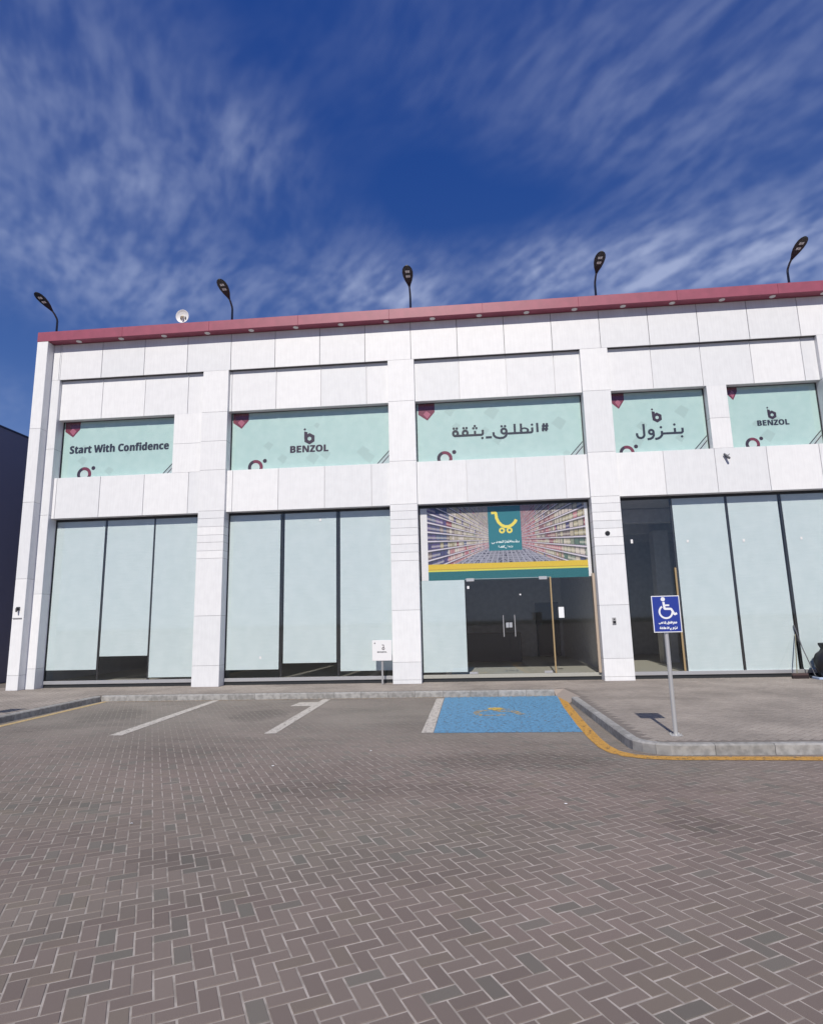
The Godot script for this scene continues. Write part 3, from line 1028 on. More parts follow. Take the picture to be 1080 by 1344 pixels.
func kerbs() -> void:
	var k := Node3D.new()
	put("kerb", k)
	setting(k, "grey concrete kerb edging the sidewalk and islands", "kerb")
	var f := 1.96
	kerb_run(k, [Vector2(-7.93, f), Vector2(3.45, f)], 0.66, 0.13, WALK + 0.003)
	var right := [Vector2(3.62, 3.36), Vector2(3.62, 8.08)]
	for i in range(1, 7):
		var t := PI / 2 * i / 6.0
		right.append(Vector2(4.15 - 0.53 * cos(t), 8.08 + 0.53 * sin(t)))
	right.append(Vector2(21.9, 8.61))
	right.reverse()
	right.reverse()
	kerb_run(k, right, 0.75, 0.13, WALK + 0.003)
	var left := [Vector2(-15.9, 8.63)]
	for i in 7:
		var t := PI / 2 * i / 6.0
		left.append(Vector2(-8.47 + 0.53 * sin(t), 8.1 + 0.53 * cos(t)))
	left.append(Vector2(-7.94, 1.97))
	kerb_run(k, left, 0.75, 0.13, WALK + 0.003)

func paint_mat(called: String, c: Color, wear_: int, cut: float) -> StandardMaterial3D:
	# road paint: worn through in specks and patches
	var size := 512
	var n := noise(0.035, wear_, 5)
	var f := noise(0.22, wear_ + 1, 3)
	var im := Image.create(size, size, false, Image.FORMAT_RGBA8)
	for y in size:
		for x in size:
			var v := n.get_noise_2d(x, y) * 0.75 + f.get_noise_2d(x, y) * 0.6
			var tone := 0.86 + 0.14 * clampf(0.5 + f.get_noise_2d(x * 0.5 + 90.0, y * 0.5), 0.0, 1.0)
			im.set_pixel(x, y, Color(tone, tone, tone, clampf(0.5 + (cut - v) * 1.2, 0.0, 1.0)))
	var m := mat(called, c, 0.75)
	m.albedo_texture = ImageTexture.create_from_image(im)
	m.transparency = BaseMaterial3D.TRANSPARENCY_ALPHA_SCISSOR
	m.alpha_scissor_threshold = 0.5
	m.uv1_scale = Vector3(0.55, 0.55, 1)
	return m

func strip(called: String, poly: Array, y: float, m: Material, parent: Node) -> void:
	var st := start()
	var P := PackedVector2Array()
	for q in poly: P.append(Vector2(q[0], q[1]))
	prism(st, P, y, y)
	obj(called, st.commit(), m, parent)

func band(left_: Array, right_: Array) -> Array:
	var r := right_.duplicate()
	r.reverse()
	return left_ + r

func markings() -> void:
	var y := 0.004
	var p := Node3D.new()
	put("road_marking", p)
	setting(p, "painted parking bay lines, blue accessible bay and yellow kerb lines", "road marking")
	var white := paint_mat("white_paint", lin(0.62, 0.58, 0.53), 41, 0.30)
	var yellow := paint_mat("yellow_paint", lin(0.62, 0.335, 0.065), 51, 0.30)
	var pale := paint_mat("faded_yellow_paint", lin(0.62, 0.46, 0.22), 61, 0.36)
	var blue := paint_mat("blue_paint", lin(0.125, 0.335, 0.56), 71, 0.27)
	var orange := paint_mat("orange_paint", lin(0.66, 0.43, 0.10), 81, -0.05)
	strip("bay_line", [[-4.80, 6.83], [-4.56, 6.83], [-4.78, 2.0], [-4.95, 2.0]], y, white, p)
	strip("bay_line", [[-2.07, 6.77], [-1.87, 6.77], [-1.96, 2.1], [-2.15, 2.1]], y, white, p)
	strip("bay_line", [[0.61, 6.81], [0.805, 6.81], [0.81, 2.24], [0.64, 2.24]], y, white, p)
	strip("white_patch", [[-2.62, 3.32], [-2.10, 3.32], [-2.10, 2.66], [-2.58, 2.66]], y + 0.001, white, p)
	strip("blue_bay", [[0.815, 6.83], [3.22, 6.85], [3.51, 1.98], [0.83, 1.98]], y, blue, p)
	var inn := [[3.67, 1.65], [3.52, 4.0], [3.42, 6.2], [3.385, 7.4], [3.395, 8.0], [3.46, 8.36], [3.60, 8.56], [3.80, 8.655], [4.1, 8.70], [6.0, 8.75], [12.0, 8.75], [21.5, 8.75]]
	var out := [[3.53, 1.65], [3.35, 4.0], [3.24, 6.2], [3.205, 7.4], [3.215, 8.06], [3.28, 8.44], [3.42, 8.68], [3.66, 8.83], [4.0, 8.90], [6.0, 8.97], [12.0, 8.97], [21.5, 8.97]]
	strip("kerb_line", band(inn, out), y + 0.0012, yellow, p)
	strip("kerb_line", band([[-7.72, 1.99], [-7.62, 4.5], [-7.55, 8.2], [-7.9, 8.9], [-15.5, 9.0]], [[-7.84, 1.99], [-7.77, 4.5], [-7.70, 8.15], [-8.0, 8.75], [-15.5, 8.82]]), y, pale, p)
	strip("kerb_line", [[-7.72, 2.10], [3.50, 2.06], [3.50, 1.985], [-7.72, 1.99]], y + 0.002, paint_mat("worn_yellow_paint", lin(0.50, 0.40, 0.27), 91, -0.02), p)
	# the worn wheelchair sign in the blue bay
	var st := start()
	var at := Vector2(1.98, 4.50)
	for k in [[[0.0, -0.55, -0.02, -0.05, 0.36, -0.02, 0.52, 0.5], 0.15], [[-0.52, 0.25, -0.42, 0.55, -0.1, 0.62, 0.15, 0.48], 0.13], [[-0.05, -0.35, 0.3, -0.33], 0.12], [[-0.52, 0.2, -0.45, -0.08, -0.2, -0.2], 0.13]]:
		var pts := PackedVector2Array()
		for i in range(0, k[0].size(), 2): pts.append(at + Vector2(k[0][i], k[0][i + 1]) * 0.86)
		for poly in Geometry2D.offset_polyline(pts, k[1] / 2, Geometry2D.JOIN_ROUND, Geometry2D.END_ROUND):
			var tri := Geometry2D.triangulate_polygon(poly)
			for i in range(0, tri.size(), 3):
				var q := []
				var uv := []
				for j in 3:
					q.append(Vector3(poly[tri[i + j]].x, y + 0.003 + 0.0004 * st.get_meta("n", 0), poly[tri[i + j]].y))
					uv.append(poly[tri[i + j]] * 1.3)
				face(st, q, Vector3.UP, uv)
		st.set_meta("n", st.get_meta("n", 0) + 1)
	obj("wheelchair_mark", st.commit(), orange, p)
	var dot := []
	for k in 14: dot.append([1.95 + 0.17 * cos(TAU * k / 14), 4.12 + 0.19 * sin(TAU * k / 14)])
	strip("wheelchair_mark", dot, y + 0.006, paint_mat("bright_yellow_paint", lin(0.72, 0.50, 0.10), 101, 0.20), p)

# ------------------------------------------------------------------ things
func roof_lamp(x: float, label: String, from: Node3D) -> Node3D:
	var o: Node3D
	if from:
		o = from.duplicate()
		o.name = numbered("roof_lamp", self)
		add_child(o, true)
	else:
		o = Node3D.new()
		put("roof_lamp", o)
		var st := start()
		tube(st, [Vector3(0, 0, 0), Vector3(0, 0.42, 0), Vector3(0, 0.50, 0.03), Vector3(0, 0.60, 0.16), Vector3(0, 0.655, 0.30)], [0.034, 0.032, 0.030, 0.028, 0.026], 10)
		obj("pole", st.commit(), mats["lamp_grey"], o)
		st = start()
		lathe(st, [Vector2(0.085, 0.0), Vector2(0.085, 0.018), Vector2(0.04, 0.024), Vector2(0.036, 0.05)], 14)
		obj("base_plate", st.commit(), mats["lamp_grey"], o)
		# the leaf-shaped head, tilted up towards the forecourt
		var head := Node3D.new()
		put("head", head, o, Vector3(0, 0.64, 0.26))
		head.rotation.x = deg_to_rad(-14)
		head.scale = Vector3(0.92, 0.92, 0.92)
		var prof := [[0.0, 0.035, 0.03], [0.10, 0.060, 0.045], [0.25, 0.115, 0.055], [0.45, 0.160, 0.055], [0.62, 0.172, 0.050], [0.76, 0.150, 0.042], [0.85, 0.105, 0.032], [0.90, 0.04, 0.02]]
		st = start()
		st.set_smooth_group(-1)
		var rows := []
		for q in prof:
			var row := []
			for k in 12:
				var t := TAU * k / 12
				var yy: float = sin(t) * q[2]
				row.append(Vector3(cos(t) * q[1], maxf(yy, -0.012) if yy < 0 else yy, q[0]))
			rows.append(row)
		for i in rows.size() - 1:
			for k in 12:
				var k2 := (k + 1) % 12
				var pts := [rows[i][k], rows[i][k2], rows[i + 1][k2], rows[i + 1][k]]
				var n: Vector3 = (pts[1] - pts[0] + pts[2] - pts[3]).cross(pts[3] - pts[0] + pts[2] - pts[1]).normalized()
				if n.dot((pts[0] + pts[1] + pts[2] + pts[3]) / 4.0 - Vector3(0, 0.01, (prof[i][0] + prof[i + 1][0]) / 2)) < 0: n = -n
				face(st, pts, n)
		face(st, rows[0], Vector3.FORWARD)
		face(st, rows[-1], Vector3.BACK)
		obj("housing", st.commit(), mats["lamp_black"], head)
		for z in [0.46, 0.66]:
			for s in [-0.036, 0.036]:
				var b := block("led_module", Vector3(s - 0.032, -0.021, z - 0.05), Vector3(s + 0.032, -0.0125, z + 0.05), mats["lens"], head, 0.004)
	o.position = Vector3(x, 11.2, 0.15)
	return tag(o, label, "roof lamp", "floodlights along the roof edge")

func road_sign(label: String, at: Vector3, printed: bool) -> void:
	var o := thing("parking_sign", label, "sign", at)
	var h := 1.44
	var st := start()
	tube(st, [Vector3.ZERO, Vector3(0, h + 0.42, 0)], [0.030], 14)
	obj("pole", st.commit(), mats["steel"], o)
	st = start()
	lathe(st, [Vector2(0.0, 0.014), Vector2(0.10, 0.014), Vector2(0.11, 0.008), Vector2(0.11, 0.0)], 4, Transform3D(Basis(Vector3.UP, PI / 4)))
	for s in [Vector2(-0.055, -0.055), Vector2(0.055, -0.055), Vector2(-0.055, 0.055), Vector2(0.055, 0.055)]:
		tube(st, [Vector3(s.x, 0.013, s.y), Vector3(s.x, 0.03, s.y)], [0.010], 6)
	obj("base_plate", st.commit(), mats["steel"], o)
	var c := Vector3(0.015, h + 0.265, 0.052)
	var plate := Node3D.new()
	put("plate", plate, o, c)
	var hw := 0.2
	var hh := 0.265
	block("plate_back", Vector3(-hw, -hh, -0.006), Vector3(hw, hh, 0), mats["aluminium"], plate, 0.002)
	st = start()
	for y in [-0.12, 0.12]: add_box(st, Vector3(-0.05, y - 0.02, -0.05), Vector3(0.02, y + 0.02, -0.0065), 0.002)
	obj("bracket", st.commit(), mats["steel"], plate)
	st = start()
	add_box(st, Vector3(-hw, -hh, 0.0005), Vector3(hw, hh, 0.001))
	obj("sign_border", st.commit(), mats["sign_white"], plate)
	st = start()
	add_box(st, Vector3(-hw + 0.012, -hh + 0.012, 0.0012), Vector3(hw - 0.012, hh - 0.012, 0.0018))
	obj("sign_face", st.commit(), mats["sign_blue"], plate)
	if not printed: return
	st = start()
	var z := 0.0025
	# wheelchair user: head, body, seat, leg, wheel
	annulus(st, Vector2(-0.035, 0.215), 0, 0.031, z)
	for k in [[[-0.030, 0.175, -0.022, 0.075, 0.070, 0.072, 0.112, -0.008, 0.148, 0.008], 0.032], [[-0.024, 0.125, 0.048, 0.125], 0.024]]:
		z += 0.0004
		var pts := PackedVector2Array()
		for i in range(0, k[0].size(), 2): pts.append(Vector2(k[0][i], k[0][i + 1]))
		for poly in Geometry2D.offset_polyline(pts, k[1] / 2, Geometry2D.JOIN_ROUND, Geometry2D.END_BUTT): flat_poly(st, poly, z)
	annulus(st, Vector2(-0.008, 0.030), 0.078, 0.104, z + 0.0004, PI * 0.68, TAU * 0.985)
	obj("wheelchair_symbol", st.commit(), mats["sign_white"], plate)
	st = start()
	var q := 0.00165
	ink(st, [["o", 72, 5, 5, 5], [76, 0, 52, 0], ["o", 54, 5, 5, 5], [50, 4, 48, -6, 42, -9], [38, 16, 38, 0], ["o", 28, 5, 5, 5], [32, 0, 14, 0], [20, 0, 20, 7], ["o", 8, 5, 5, 5], [12, 4, 6, -8, -4, -6, -6, 4], [8, 16], [28, 16],
		[-24, 12, -16, 8, -26, 2, -14, -6], [-20, 17], [-34, 16, -34, 0, -24, 0], [-44, 0, -58, 0], ["o", -50, 5, 5, 5], [-62, 5, -66, -4, -74, -5, -78, 4]], 6.2 * q, Vector2(0.005, -0.135), Vector2(q, q), 0.0022)
	ink(st, [[76, 16, 76, 0, 66, 0], [64, 8, 62, -4, 54, -8], [62, 15], ["o", 46, 4, 5, 5], [42, 2, 40, -6, 34, -8], [28, 4, 20, 2, 14, -8, 26, -10],
		[6, 16, 6, 0], [-2, 16, -2, 0, -14, 0], [-8, 16, -2, 4], [-18, 10, -26, 8, -20, 0, -44, 0], ["o", -36, 5, 5, 5], [-36, 16], [-50, 16, -50, 0, -58, 0], ["o", -66, 5, 6, 5], [-66, 16]], 6.2 * q, Vector2(0.005, -0.212), Vector2(q, q), 0.0022)
	obj("sign_lettering", st.commit(), mats["sign_white"], plate)

func small_things() -> void:
	# lamps on the roof edge
	var first := roof_lamp(-11.35, "leftmost black roof lamp, above the bare end fin of the building", null)
	roof_lamp(-5.54, "black roof lamp just right of the small white dish", first)
	roof_lamp(0.08, "middle one of the five black roof lamps, above the pilaster left of the supermarket banner", first)
	roof_lamp(5.63, "black roof lamp above the pilaster right of the supermarket banner", first)
	roof_lamp(11.13, "rightmost black roof lamp, above the right edge of the far right printed window", first)
	# dish on the roof edge
	var d := thing("satellite_dish", "small round white dish standing on the maroon roof edge", "satellite dish", Vector3(-7.2, 11.2, 0.02))
	var st := start()
	tube(st, [Vector3(0, 0, -0.05), Vector3(0, 0.30, -0.05), Vector3(0, 0.36, 0.0)], [0.022], 8)
	obj("mast", st.commit(), mats["lamp_grey"], d)
	st = start()
	var xf := Transform3D(Basis(Vector3.RIGHT, deg_to_rad(98)), Vector3(0, 0.36, 0.02))
	lathe(st, [Vector2(0.0, 0.0), Vector2(0.08, 0.006), Vector2(0.15, 0.024), Vector2(0.205, 0.05), Vector2(0.212, 0.05), Vector2(0.21, 0.04), Vector2(0.15, 0.012), Vector2(0.0, -0.012)], 24, xf)
	obj("dish", st.commit(), mats["white_plastic"], d)
	st = start()
	tube(st, [xf * Vector3(0, 0.01, -0.02), xf * Vector3(0.02, 0.14, 0.06)], [0.028, 0.036], 8)
	obj("receiver", st.commit(), mats["cream"], d)
	st = start()
	for s in [-0.06, 0.085]:
		tube(st, [xf * Vector3(s, 0.012, 0.02), xf * Vector3(s + 0.015, 0.05, 0.09)], [0.022], 8)
	obj("clip", st.commit(), mats["lamp_black"], d)
	# signs
	road_sign("blue wheelchair parking sign with white symbol on a steel pole", Vector3(4.33, WALK, 7.95), true)
	road_sign("blue parking sign on the left island, outside the picture, seen by its shadow", Vector3(-8.62, WALK, 6.35), false)
	# white board by the second pilaster
	var w := thing("notice_board", "small square white board on a short post beside the blue film window", "notice board", Vector3(-0.96, WALK, 0.03))
	block("post", Vector3(-0.025, 0, -0.02), Vector3(0.025, 0.66, 0.02), mats["lamp_grey_light"], w, 0.004)
	block("board", Vector3(-0.275, 0.64, 0.021), Vector3(0.275, 1.20, 0.045), mats["white_plastic"], w, 0.006)
	st = start()
	ink(st, [[-0.03, 0.24, 0.02, 0.24, 0.02, 0.17, -0.01, 0.15], ["o", 0.01, 0.14, 0.03, 0.03]], 0.018, Vector2(0.03, 0.83), Vector2.ONE, 0.0455)
	annulus(st, Vector2(-0.20, 1.12), 0, 0.018, 0.0458)
	obj("board_emblem", st.commit(), mats["ink_maroon"], w)
	obj("board_lettering", latin("BENZOL", 0.035, 0.27), mats["ink_dark"], w, Vector3(-0.13, 0.86, 0.0458))
	# fittings on the stone
	var s1 := thing("wall_speaker", "round black fitting high on the pilaster right of the supermarket banner", "wall fitting", Vector3(5.44, 4.14, 0.0012))
	st = start()
	lathe(st, [Vector2(0.0, 0.018), Vector2(0.05, 0.018), Vector2(0.068, 0.012), Vector2(0.068, 0.0)], 18, Transform3D(Basis(Vector3.RIGHT, PI / 2), Vector3.ZERO))
	obj("body", st.commit(), mats["lamp_black"], s1)
	var s2 := thing("intercom", "small dark call box on the pilaster right of the entrance", "intercom", Vector3(5.43, 1.72, 0.0012))
	block("housing", Vector3(-0.05, -0.09, 0), Vector3(0.05, 0.09, 0.03), mats["lamp_grey_light"], s2, 0.006)
	block("screen", Vector3(-0.036, -0.07, 0.0302), Vector3(0.036, 0.0, 0.034), mats["lamp_black"], s2, 0.002)
	block("button", Vector3(-0.02, 0.03, 0.0302), Vector3(0.02, 0.06, 0.035), mats["lamp_black"], s2, 0.002)
	var s3 := thing("wall_lamp", "small dark fitting on the bare left end fin", "wall fitting", Vector3(-11.68, 2.44, 0.301))
	st = start()
	add_box(st, Vector3(-0.06, -0.02, 0), Vector3(0.06, 0.08, 0.02), 0.004)
	obj("back_plate", st.commit(), mats["lamp_grey"], s3)
	st = start()
	tube(st, [Vector3(0, 0.04, 0.02), Vector3(0.01, 0.02, 0.08), Vector3(0.015, -0.07, 0.10)], [0.028, 0.034, 0.02], 10)
	obj("shade", st.commit(), mats["lamp_black"], s3)
	block("bracket", Vector3(-0.14, -0.26, 0), Vector3(0.14, -0.235, 0.03), mats["lamp_grey_light"], s3, 0.003)
	var s4 := thing("wall_camera", "grey security camera on the white ledge panels below the printed windows", "security camera", Vector3(8.90, 6.22, -0.113))
	st = start()
	lathe(st, [Vector2(0.0, 0.02), Vector2(0.05, 0.02), Vector2(0.05, 0.0)], 12, Transform3D(Basis(Vector3.RIGHT, PI / 2), Vector3(0.03, 0.02, 0)))
	tube(st, [Vector3(0.03, 0.02, 0.02), Vector3(0.03, 0.0, 0.10)], [0.016], 8)
	obj("mount", st.commit(), mats["lamp_grey"], s4)
	st = start()
	tube(st, [Vector3(-0.07, 0.10, 0.06), Vector3(0.0, 0.0, 0.12), Vector3(0.05, -0.09, 0.17)], [0.035, 0.042, 0.042], 10)
	obj("camera_body", st.commit(), mats["lamp_grey"], s4)
	st = start()
	tube(st, [Vector3(0.05, -0.09, 0.17), Vector3(0.058, -0.105, 0.18)], [0.036, 0.03], 10)
	obj("camera_lens", st.commit(), mats["lamp_black"], s4)
	st = start()
	tube(st, [Vector3(0.03, 0.02, 0.09), Vector3(0.10, 0.075, 0.11)], [0.012], 6)
	obj("arm", st.commit(), mats["lamp_grey"], s4)
	s4.scale = Vector3(0.8, 0.8, 0.8)
	# notice taped to the glass
	var n := block("paper_notice", Vector3(4.015, 1.84, -0.3985), Vector3(4.165, 2.14, -0.3965), mats["paper"])
	tag(n, "sheet of white paper taped to the glass right of the doors", "notice")
	# broom, long dustpan, sack and tray by the right hand window
	var b := thing("broom", "broom with thin stick and dark brown head leaning on the right window", "broom", Vector3(10.02, WALK, 0.1))
	st = start()
	tube(st, [Vector3(-0.08, 0.08, 0.02), Vector3(0.24, 1.12, -0.455)], [0.014], 8)
	obj("stick", st.commit(), mats["wood"], b)
	st = start()
	add_box(st, Vector3(-0.20, 0.07, -0.03), Vector3(0.20, 0.13, 0.05), 0.012)
	obj("head", st.commit(), mats["broom_brown"], b)
	st = start()
	for k in 24:
		var x := -0.19 + 0.38 * k / 23.0
		add_box(st, Vector3(x - 0.007, 0.0, -0.035), Vector3(x + 0.007, 0.072, 0.055), 0.0)
	obj("bristles", st.commit(), mats["broom_dark"], b)
	var r := thing("window_squeegee", "dark long handled squeegee leaning on the film right of the broom", "squeegee", Vector3(10.36, WALK, 0.04))
	st = start()
	tube(st, [Vector3(0.06, 0.06, 0.03), Vector3(-0.03, 0.75, -0.25), Vector3(-0.10, 1.36, -0.405)], [0.013, 0.013, 0.02], 8)
	obj("handle", st.commit(), mats["lamp_grey"], r)
	st = start()
	add_box(st, Vector3(-0.08, 0.0, 0.0), Vector3(0.20, 0.07, 0.05), 0.008)
	obj("blade", st.commit(), mats["lamp_black"], r)
	var tr := thing("floor_tray", "pale blue tray lying under the black sack", "tray", Vector3(10.62, WALK, 0.28))
	st = start()
	add_box(st, Vector3(-0.33, 0.0, -0.16), Vector3(0.36, 0.02, 0.20), 0.006)
	add_box(st, Vector3(-0.33, 0.0205, 0.17), Vector3(0.36, 0.055, 0.20), 0.006)
	add_box(st, Vector3(-0.33, 0.0205, -0.13), Vector3(-0.30, 0.055, 0.168), 0.006)
	obj("body", st.commit(), mats["pale_blue"], tr)
	var k := thing("rubbish_sack", "bulging black plastic sack with gathered top at the right edge", "sack", Vector3(10.80, WALK + 0.022, 0.2))
	st = start()
	var nz := noise(2.6, 31, 3)
	var prof := [[0.0, 0.0], [0.26, 0.0], [0.33, 0.10], [0.40, 0.28], [0.42, 0.46], [0.36, 0.60], [0.25, 0.68], [0.22, 0.74], [0.27, 0.84], [0.26, 0.88], [0.12, 0.86], [0.0, 0.85]]
	var rows := []
	for q in prof:
		var row := []
		for i in 28:
			var t := TAU * i / 28
			var f: float = 1.0 + 0.16 * nz.get_noise_3d(cos(t) * 1.2, q[1] * 1.6, sin(t) * 1.2) + 0.03 * sin(t * 9.0 + q[1] * 5.0)
			row.append(Vector3(cos(t) * q[0] * f, q[1], sin(t) * q[0] * f * 0.72))
		rows.append(row)
	st.set_smooth_group(0)
	for i in rows.size() - 1:
		for j in 28:
			var j2 := (j + 1) % 28
			for tr3 in [[rows[i][j], rows[i + 1][j], rows[i + 1][j2]], [rows[i][j], rows[i + 1][j2], rows[i][j2]]]:
				for p in tr3: st.add_vertex(p)
	st.generate_normals()
	obj("sack_body", st.commit(), mats["black_plastic"], k)

func neighbour() -> void:
	var n := thing("neighbour_building", "dark navy clad building side beyond the left end", "building", Vector3(-14.0, 0, 0))
	block("wall", Vector3(-9, 0, -26), Vector3(0, 8.62, -0.9), mats["navy"], n)
	block("roof_edge", Vector3(-9.05, 8.621, -26.05), Vector3(0.05, 8.68, -0.85), mats["navy_trim"], n, 0.01)
	for k in 8:
		block("cladding_panel", Vector3(0.002, 0.14, -26 + 3.14 * k + 0.012), Vector3(0.022, 8.618, -26 + 3.14 * (k + 1) - 0.012), mats["navy_%d" % (k % 2)], n, 0.004)
	# overhead cable behind the building
	var st := start()
	var path := []
	for i in 13:
		var t := i / 12.0
		path.append(Vector3(lerpf(-34, 6, t), lerpf(14.6, 13.6, t) - 1.3 * (1.0 - pow(2.0 * t - 1.0, 2.0)), -22.0))
	tube(st, path, [0.022], 6)
	var c := obj("overhead_cable", st.commit(), mats["lamp_black"])
	tag(c, "thin dark overhead cable crossing the sky left of the building", "cable")

func litter() -> void:
	# scraps on the pavers
	var spots := [[173, 1082], [358, 1006], [743, 1056], [487, 986]]
	var names := ["pale scrap of litter on the pavers, far left", "pale scrap of litter on the pavers near the second bay line", "pale scrap of litter on the pavers right of the middle", "small pale scrap of litter on the pavers near the middle"]
	for i in 4:
		var p := onto(spots[i][0], spots[i][1])
		var st := start()
		var r := RandomNumberGenerator.new()
		r.seed = 60 + i
		var c := Vector3(0, 0.012, 0)
		var ring := []
		for k in 7:
			var t := TAU * k / 7
			ring.append(Vector3(cos(t) * r.randf_range(0.010, 0.026), r.randf_range(0.002, 0.012), sin(t) * r.randf_range(0.008, 0.018)))
		for k in 7:
			var a: Vector3 = ring[k]
			var b: Vector3 = ring[(k + 1) % 7]
			var n := (a - c).cross(b - c).normalized()
			face(st, [c, a, b], n if n.y > 0 else -n)
		tag(obj("litter_scrap", st.commit(), mats["paper"], self, Vector3(p.x, 0.002, p.y)), names[i], "litter", "scraps on the pavers")

func make_materials() -> void:
	var veins := noise_tex(0.012, 7, lin(0.968, 0.968, 0.97), Color.WHITE, 1024, 5, 0.25, 0.7)
	var streak := noise_tex(0.02, 17, lin(0.965, 0.965, 0.965), Color.WHITE, 512, 4, 0.2, 0.62)
	var grain := normal_tex(0.06, 27, 2.0)
	var tints := [Vector3(0.775, 0.783, 0.80), Vector3(0.81, 0.816, 0.828), Vector3(0.742, 0.755, 0.775)]
	for i in 3:
		var m := mat("stone_%d" % i, lin(tints[i].x, tints[i].y, tints[i].z), 0.55)
		world_tex(m, veins, Vector3(0.22 + 0.02 * i, 0.22, 0.22), grain, 0.03)
		m.uv1_offset = Vector3(0.31 * i, 0.17 * i, 0.05 * i)
		detail(m, streak, Vector3(1.6, 0.12, 1.6))
	world_tex(mat("stone_plain", lin(0.66, 0.66, 0.68), 0.6), veins, Vector3(0.4, 0.4, 0.4))
	mat("joint", lin(0.12, 0.12, 0.125), 0.8)
	world_tex(mat("maroon", lin(0.325, 0.076, 0.122), 0.45), noise_tex(0.01, 77, lin(0.86, 0.88, 0.88), Color.WHITE, 512, 4, 0.2, 0.8), Vector3(0.5, 0.5, 0.5))
	mat("white_plastic", lin(0.78, 0.78, 0.79), 0.4)
	mat("paper", lin(0.80, 0.82, 0.84), 0.8)
	mat("cream", lin(0.72, 0.64, 0.44), 0.5)
	mat("dark_metal", lin(0.035, 0.038, 0.042), 0.45, 0.3)
	mat("aluminium", lin(0.62, 0.62, 0.62), 0.38, 0.7)
	mat("steel", lin(0.60, 0.60, 0.59), 0.38, 0.5)
	mat("brass", lin(0.52, 0.38, 0.20), 0.4, 0.5)
	mat("brass_dull", lin(0.46, 0.38, 0.30), 0.5, 0.2)
	world_tex(mat("threshold", lin(0.42, 0.42, 0.38), 0.6), noise_tex(0.05, 13, lin(0.8, 0.8, 0.8), Color.WHITE), Vector3.ONE)
	var film := mat("film", lin(0.725, 0.83, 0.845), 0.55)
	film.backlight_enabled = true
	film.backlight = Color(0.55, 0.60, 0.62)
	world_tex(film, noise_tex(0.012, 83, lin(0.945, 0.96, 0.96), Color.WHITE, 512, 3, 0.15, 0.8), Vector3(0.35, 0.22, 0.35))
	detail(film, noise_tex(0.02, 84, lin(0.955, 0.965, 0.965), Color.WHITE, 512, 4, 0.2, 0.7), Vector3(0.15, 2.2, 0.15))
	var mint := mat("mint", lin(0.515, 0.70, 0.672), 0.5)
	world_tex(mint, noise_tex(0.01, 93, lin(0.92, 0.95, 0.95), Color.WHITE, 512, 3, 0.2, 0.8), Vector3(0.5, 0.5, 0.5))
	mat("mint_dark", lin(0.435, 0.60, 0.575), 0.5)
	mat("ink_dark", lin(0.022, 0.025, 0.036), 0.5)
	mat("ink_maroon", lin(0.034, 0.014, 0.026), 0.5)
	mat("ink_red", lin(0.19, 0.022, 0.05), 0.5)
	mat("ink_rose", lin(0.42, 0.12, 0.18), 0.5)
	mat("ink_pale", lin(0.55, 0.68, 0.66), 0.5)
	mat("ink_grey", lin(0.46, 0.56, 0.57), 0.5)
	mat("ink_yellow", lin(0.85, 0.72, 0.10), 0.5)
	mat("ink_white", lin(0.75, 0.84, 0.82), 0.5)
	mat("teal", lin(0.012, 0.19, 0.225), 0.5)
	world_tex(mat("floor_tile", lin(0.50, 0.50, 0.43), 0.4), noise_tex(0.03, 14, lin(0.85, 0.85, 0.85), Color.WHITE), Vector3(0.5, 0.5, 0.5))
	world_tex(mat("inner_wall", lin(0.68, 0.68, 0.68), 0.8), noise_tex(0.02, 15, lin(0.8, 0.8, 0.8), Color.WHITE), Vector3(0.4, 0.4, 0.4))
	world_tex(mat("concrete", lin(0.38, 0.37, 0.35), 0.85), noise_tex(0.02, 16, lin(0.8, 0.8, 0.8), Color.WHITE), Vector3(0.4, 0.4, 0.4))
	# ground
	var speck := noise_tex(0.16, 33, lin(0.50, 0.50, 0.50), Color.WHITE, 512, 3, 0.2, 0.75)
	var paver := mat("paver", Color.WHITE, 0.85)
	paver.vertex_color_use_as_albedo = true
	world_tex(paver, speck, Vector3(3.3, 3.3, 3.3), normal_tex(0.12, 34, 3.0), 0.35)
	mat("joint_sand", Color.WHITE, 0.95).vertex_color_use_as_albedo = true
	world_tex(mats["joint_sand"], noise_tex(0.02, 35, lin(0.66, 0.65, 0.64), Color.WHITE, 1024, 5, 0.25, 0.7), Vector3(0.27, 0.27, 0.27))
	world_tex(mat("walk_sand", lin(0.24, 0.21, 0.19), 0.95), speck, Vector3(1.0, 1.0, 1.0))
	world_tex(mat("walk_plain", lin(0.38, 0.325, 0.285), 0.9), noise_tex(0.05, 36, lin(0.75, 0.75, 0.75), Color.WHITE), Vector3(0.8, 0.8, 0.8))
	world_tex(mat("ground", lin(0.26, 0.225, 0.20), 0.95), noise_tex(0.03, 37, lin(0.7, 0.7, 0.7), Color.WHITE), Vector3(0.1, 0.1, 0.1))
	for i in 3:
		var m := mat("kerb_%d" % i, lin(0.375 - 0.03 * i, 0.37 - 0.03 * i, 0.36 - 0.03 * i), 0.85)
		world_tex(m, noise_tex(0.03, 38 + i, lin(0.70, 0.70, 0.70), Color.WHITE, 256, 5, 0.25, 0.7), Vector3(0.9, 0.9, 0.9), grain, 0.3)
	# things
	mat("lamp_black", lin(0.008, 0.009, 0.013), 0.45)
	mat("lamp_grey", lin(0.10, 0.105, 0.12), 0.5, 0.3)
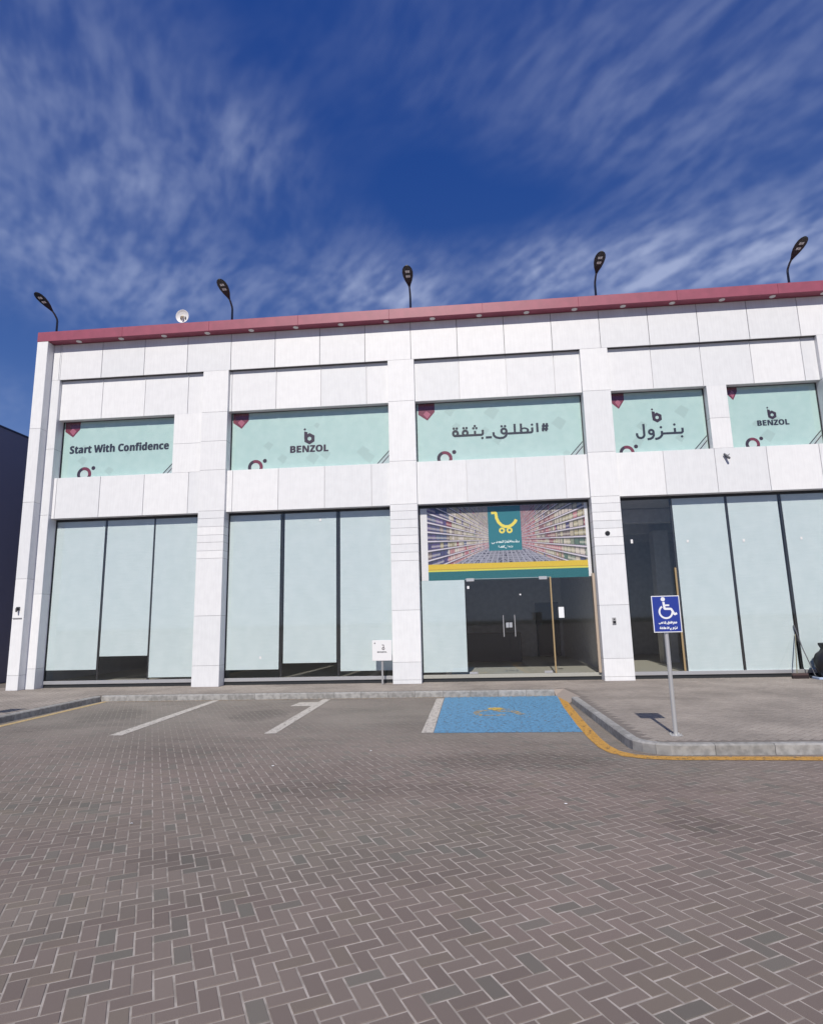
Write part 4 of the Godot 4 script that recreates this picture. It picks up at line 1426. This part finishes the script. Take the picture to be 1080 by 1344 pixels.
	mat("lamp_grey_light", lin(0.33, 0.33, 0.34), 0.5)
	mat("lens", lin(0.62, 0.62, 0.64), 0.25)
	mat("sign_blue", lin(0.020, 0.045, 0.30), 0.4)
	mat("sign_white", lin(0.78, 0.80, 0.84), 0.4)
	mat("wood", lin(0.17, 0.16, 0.11), 0.7)
	mat("broom_brown", lin(0.075, 0.045, 0.045), 0.7)
	mat("broom_dark", lin(0.03, 0.02, 0.022), 0.9)
	mat("pale_blue", lin(0.45, 0.55, 0.72), 0.5)
	mat("black_plastic", lin(0.014, 0.014, 0.018), 0.32)
	mat("navy", lin(0.17, 0.175, 0.26), 0.5)
	mat("navy_0", lin(0.17, 0.175, 0.26), 0.45)
	mat("navy_1", lin(0.18, 0.185, 0.27), 0.5)
	mat("navy_trim", lin(0.03, 0.05, 0.11), 0.5)

func _ready() -> void:
	rng.seed = 12
	# camera
	cam = Camera3D.new()
	cam.name = "camera"
	cam.fov = 79.99
	cam.near = 0.05
	cam.far = 900.0
	cam.position = Vector3(1.434, 1.8, 17.368)
	cam.rotation_degrees = Vector3(10.273, 4.883, -1.335)
	add_child(cam)
	cam.current = true
	# sky and exposure
	var env := Environment.new()
	env.background_mode = Environment.BG_SKY
	var sky := Sky.new()
	var sm := PanoramaSkyMaterial.new()
	sm.panorama = sky_panorama()
	sky.sky_material = sm
	env.sky = sky
	env.tonemap_mode = Environment.TONE_MAPPER_LINEAR
	env.tonemap_exposure = 1.0
	env.sdfgi_enabled = true
	env.ssao_enabled = true
	env.ssil_enabled = true
	var we := WorldEnvironment.new()
	we.name = "world_environment"
	we.environment = env
	add_child(we)
	# sun, high behind the viewer and a little to the left
	var sun := DirectionalLight3D.new()
	sun.name = "sun"
	sun.light_energy = 1.30
	sun.light_color = Color(1.0, 0.972, 0.93)
	sun.light_angular_distance = 0.5
	sun.shadow_enabled = true
	add_child(sun)
	sun.look_at_from_position(Vector3.ZERO, Vector3(0.085, -1.0, -1.11), Vector3.UP)
	make_materials()
	ground()
	building()
	neighbour()
	small_things()
	litter()
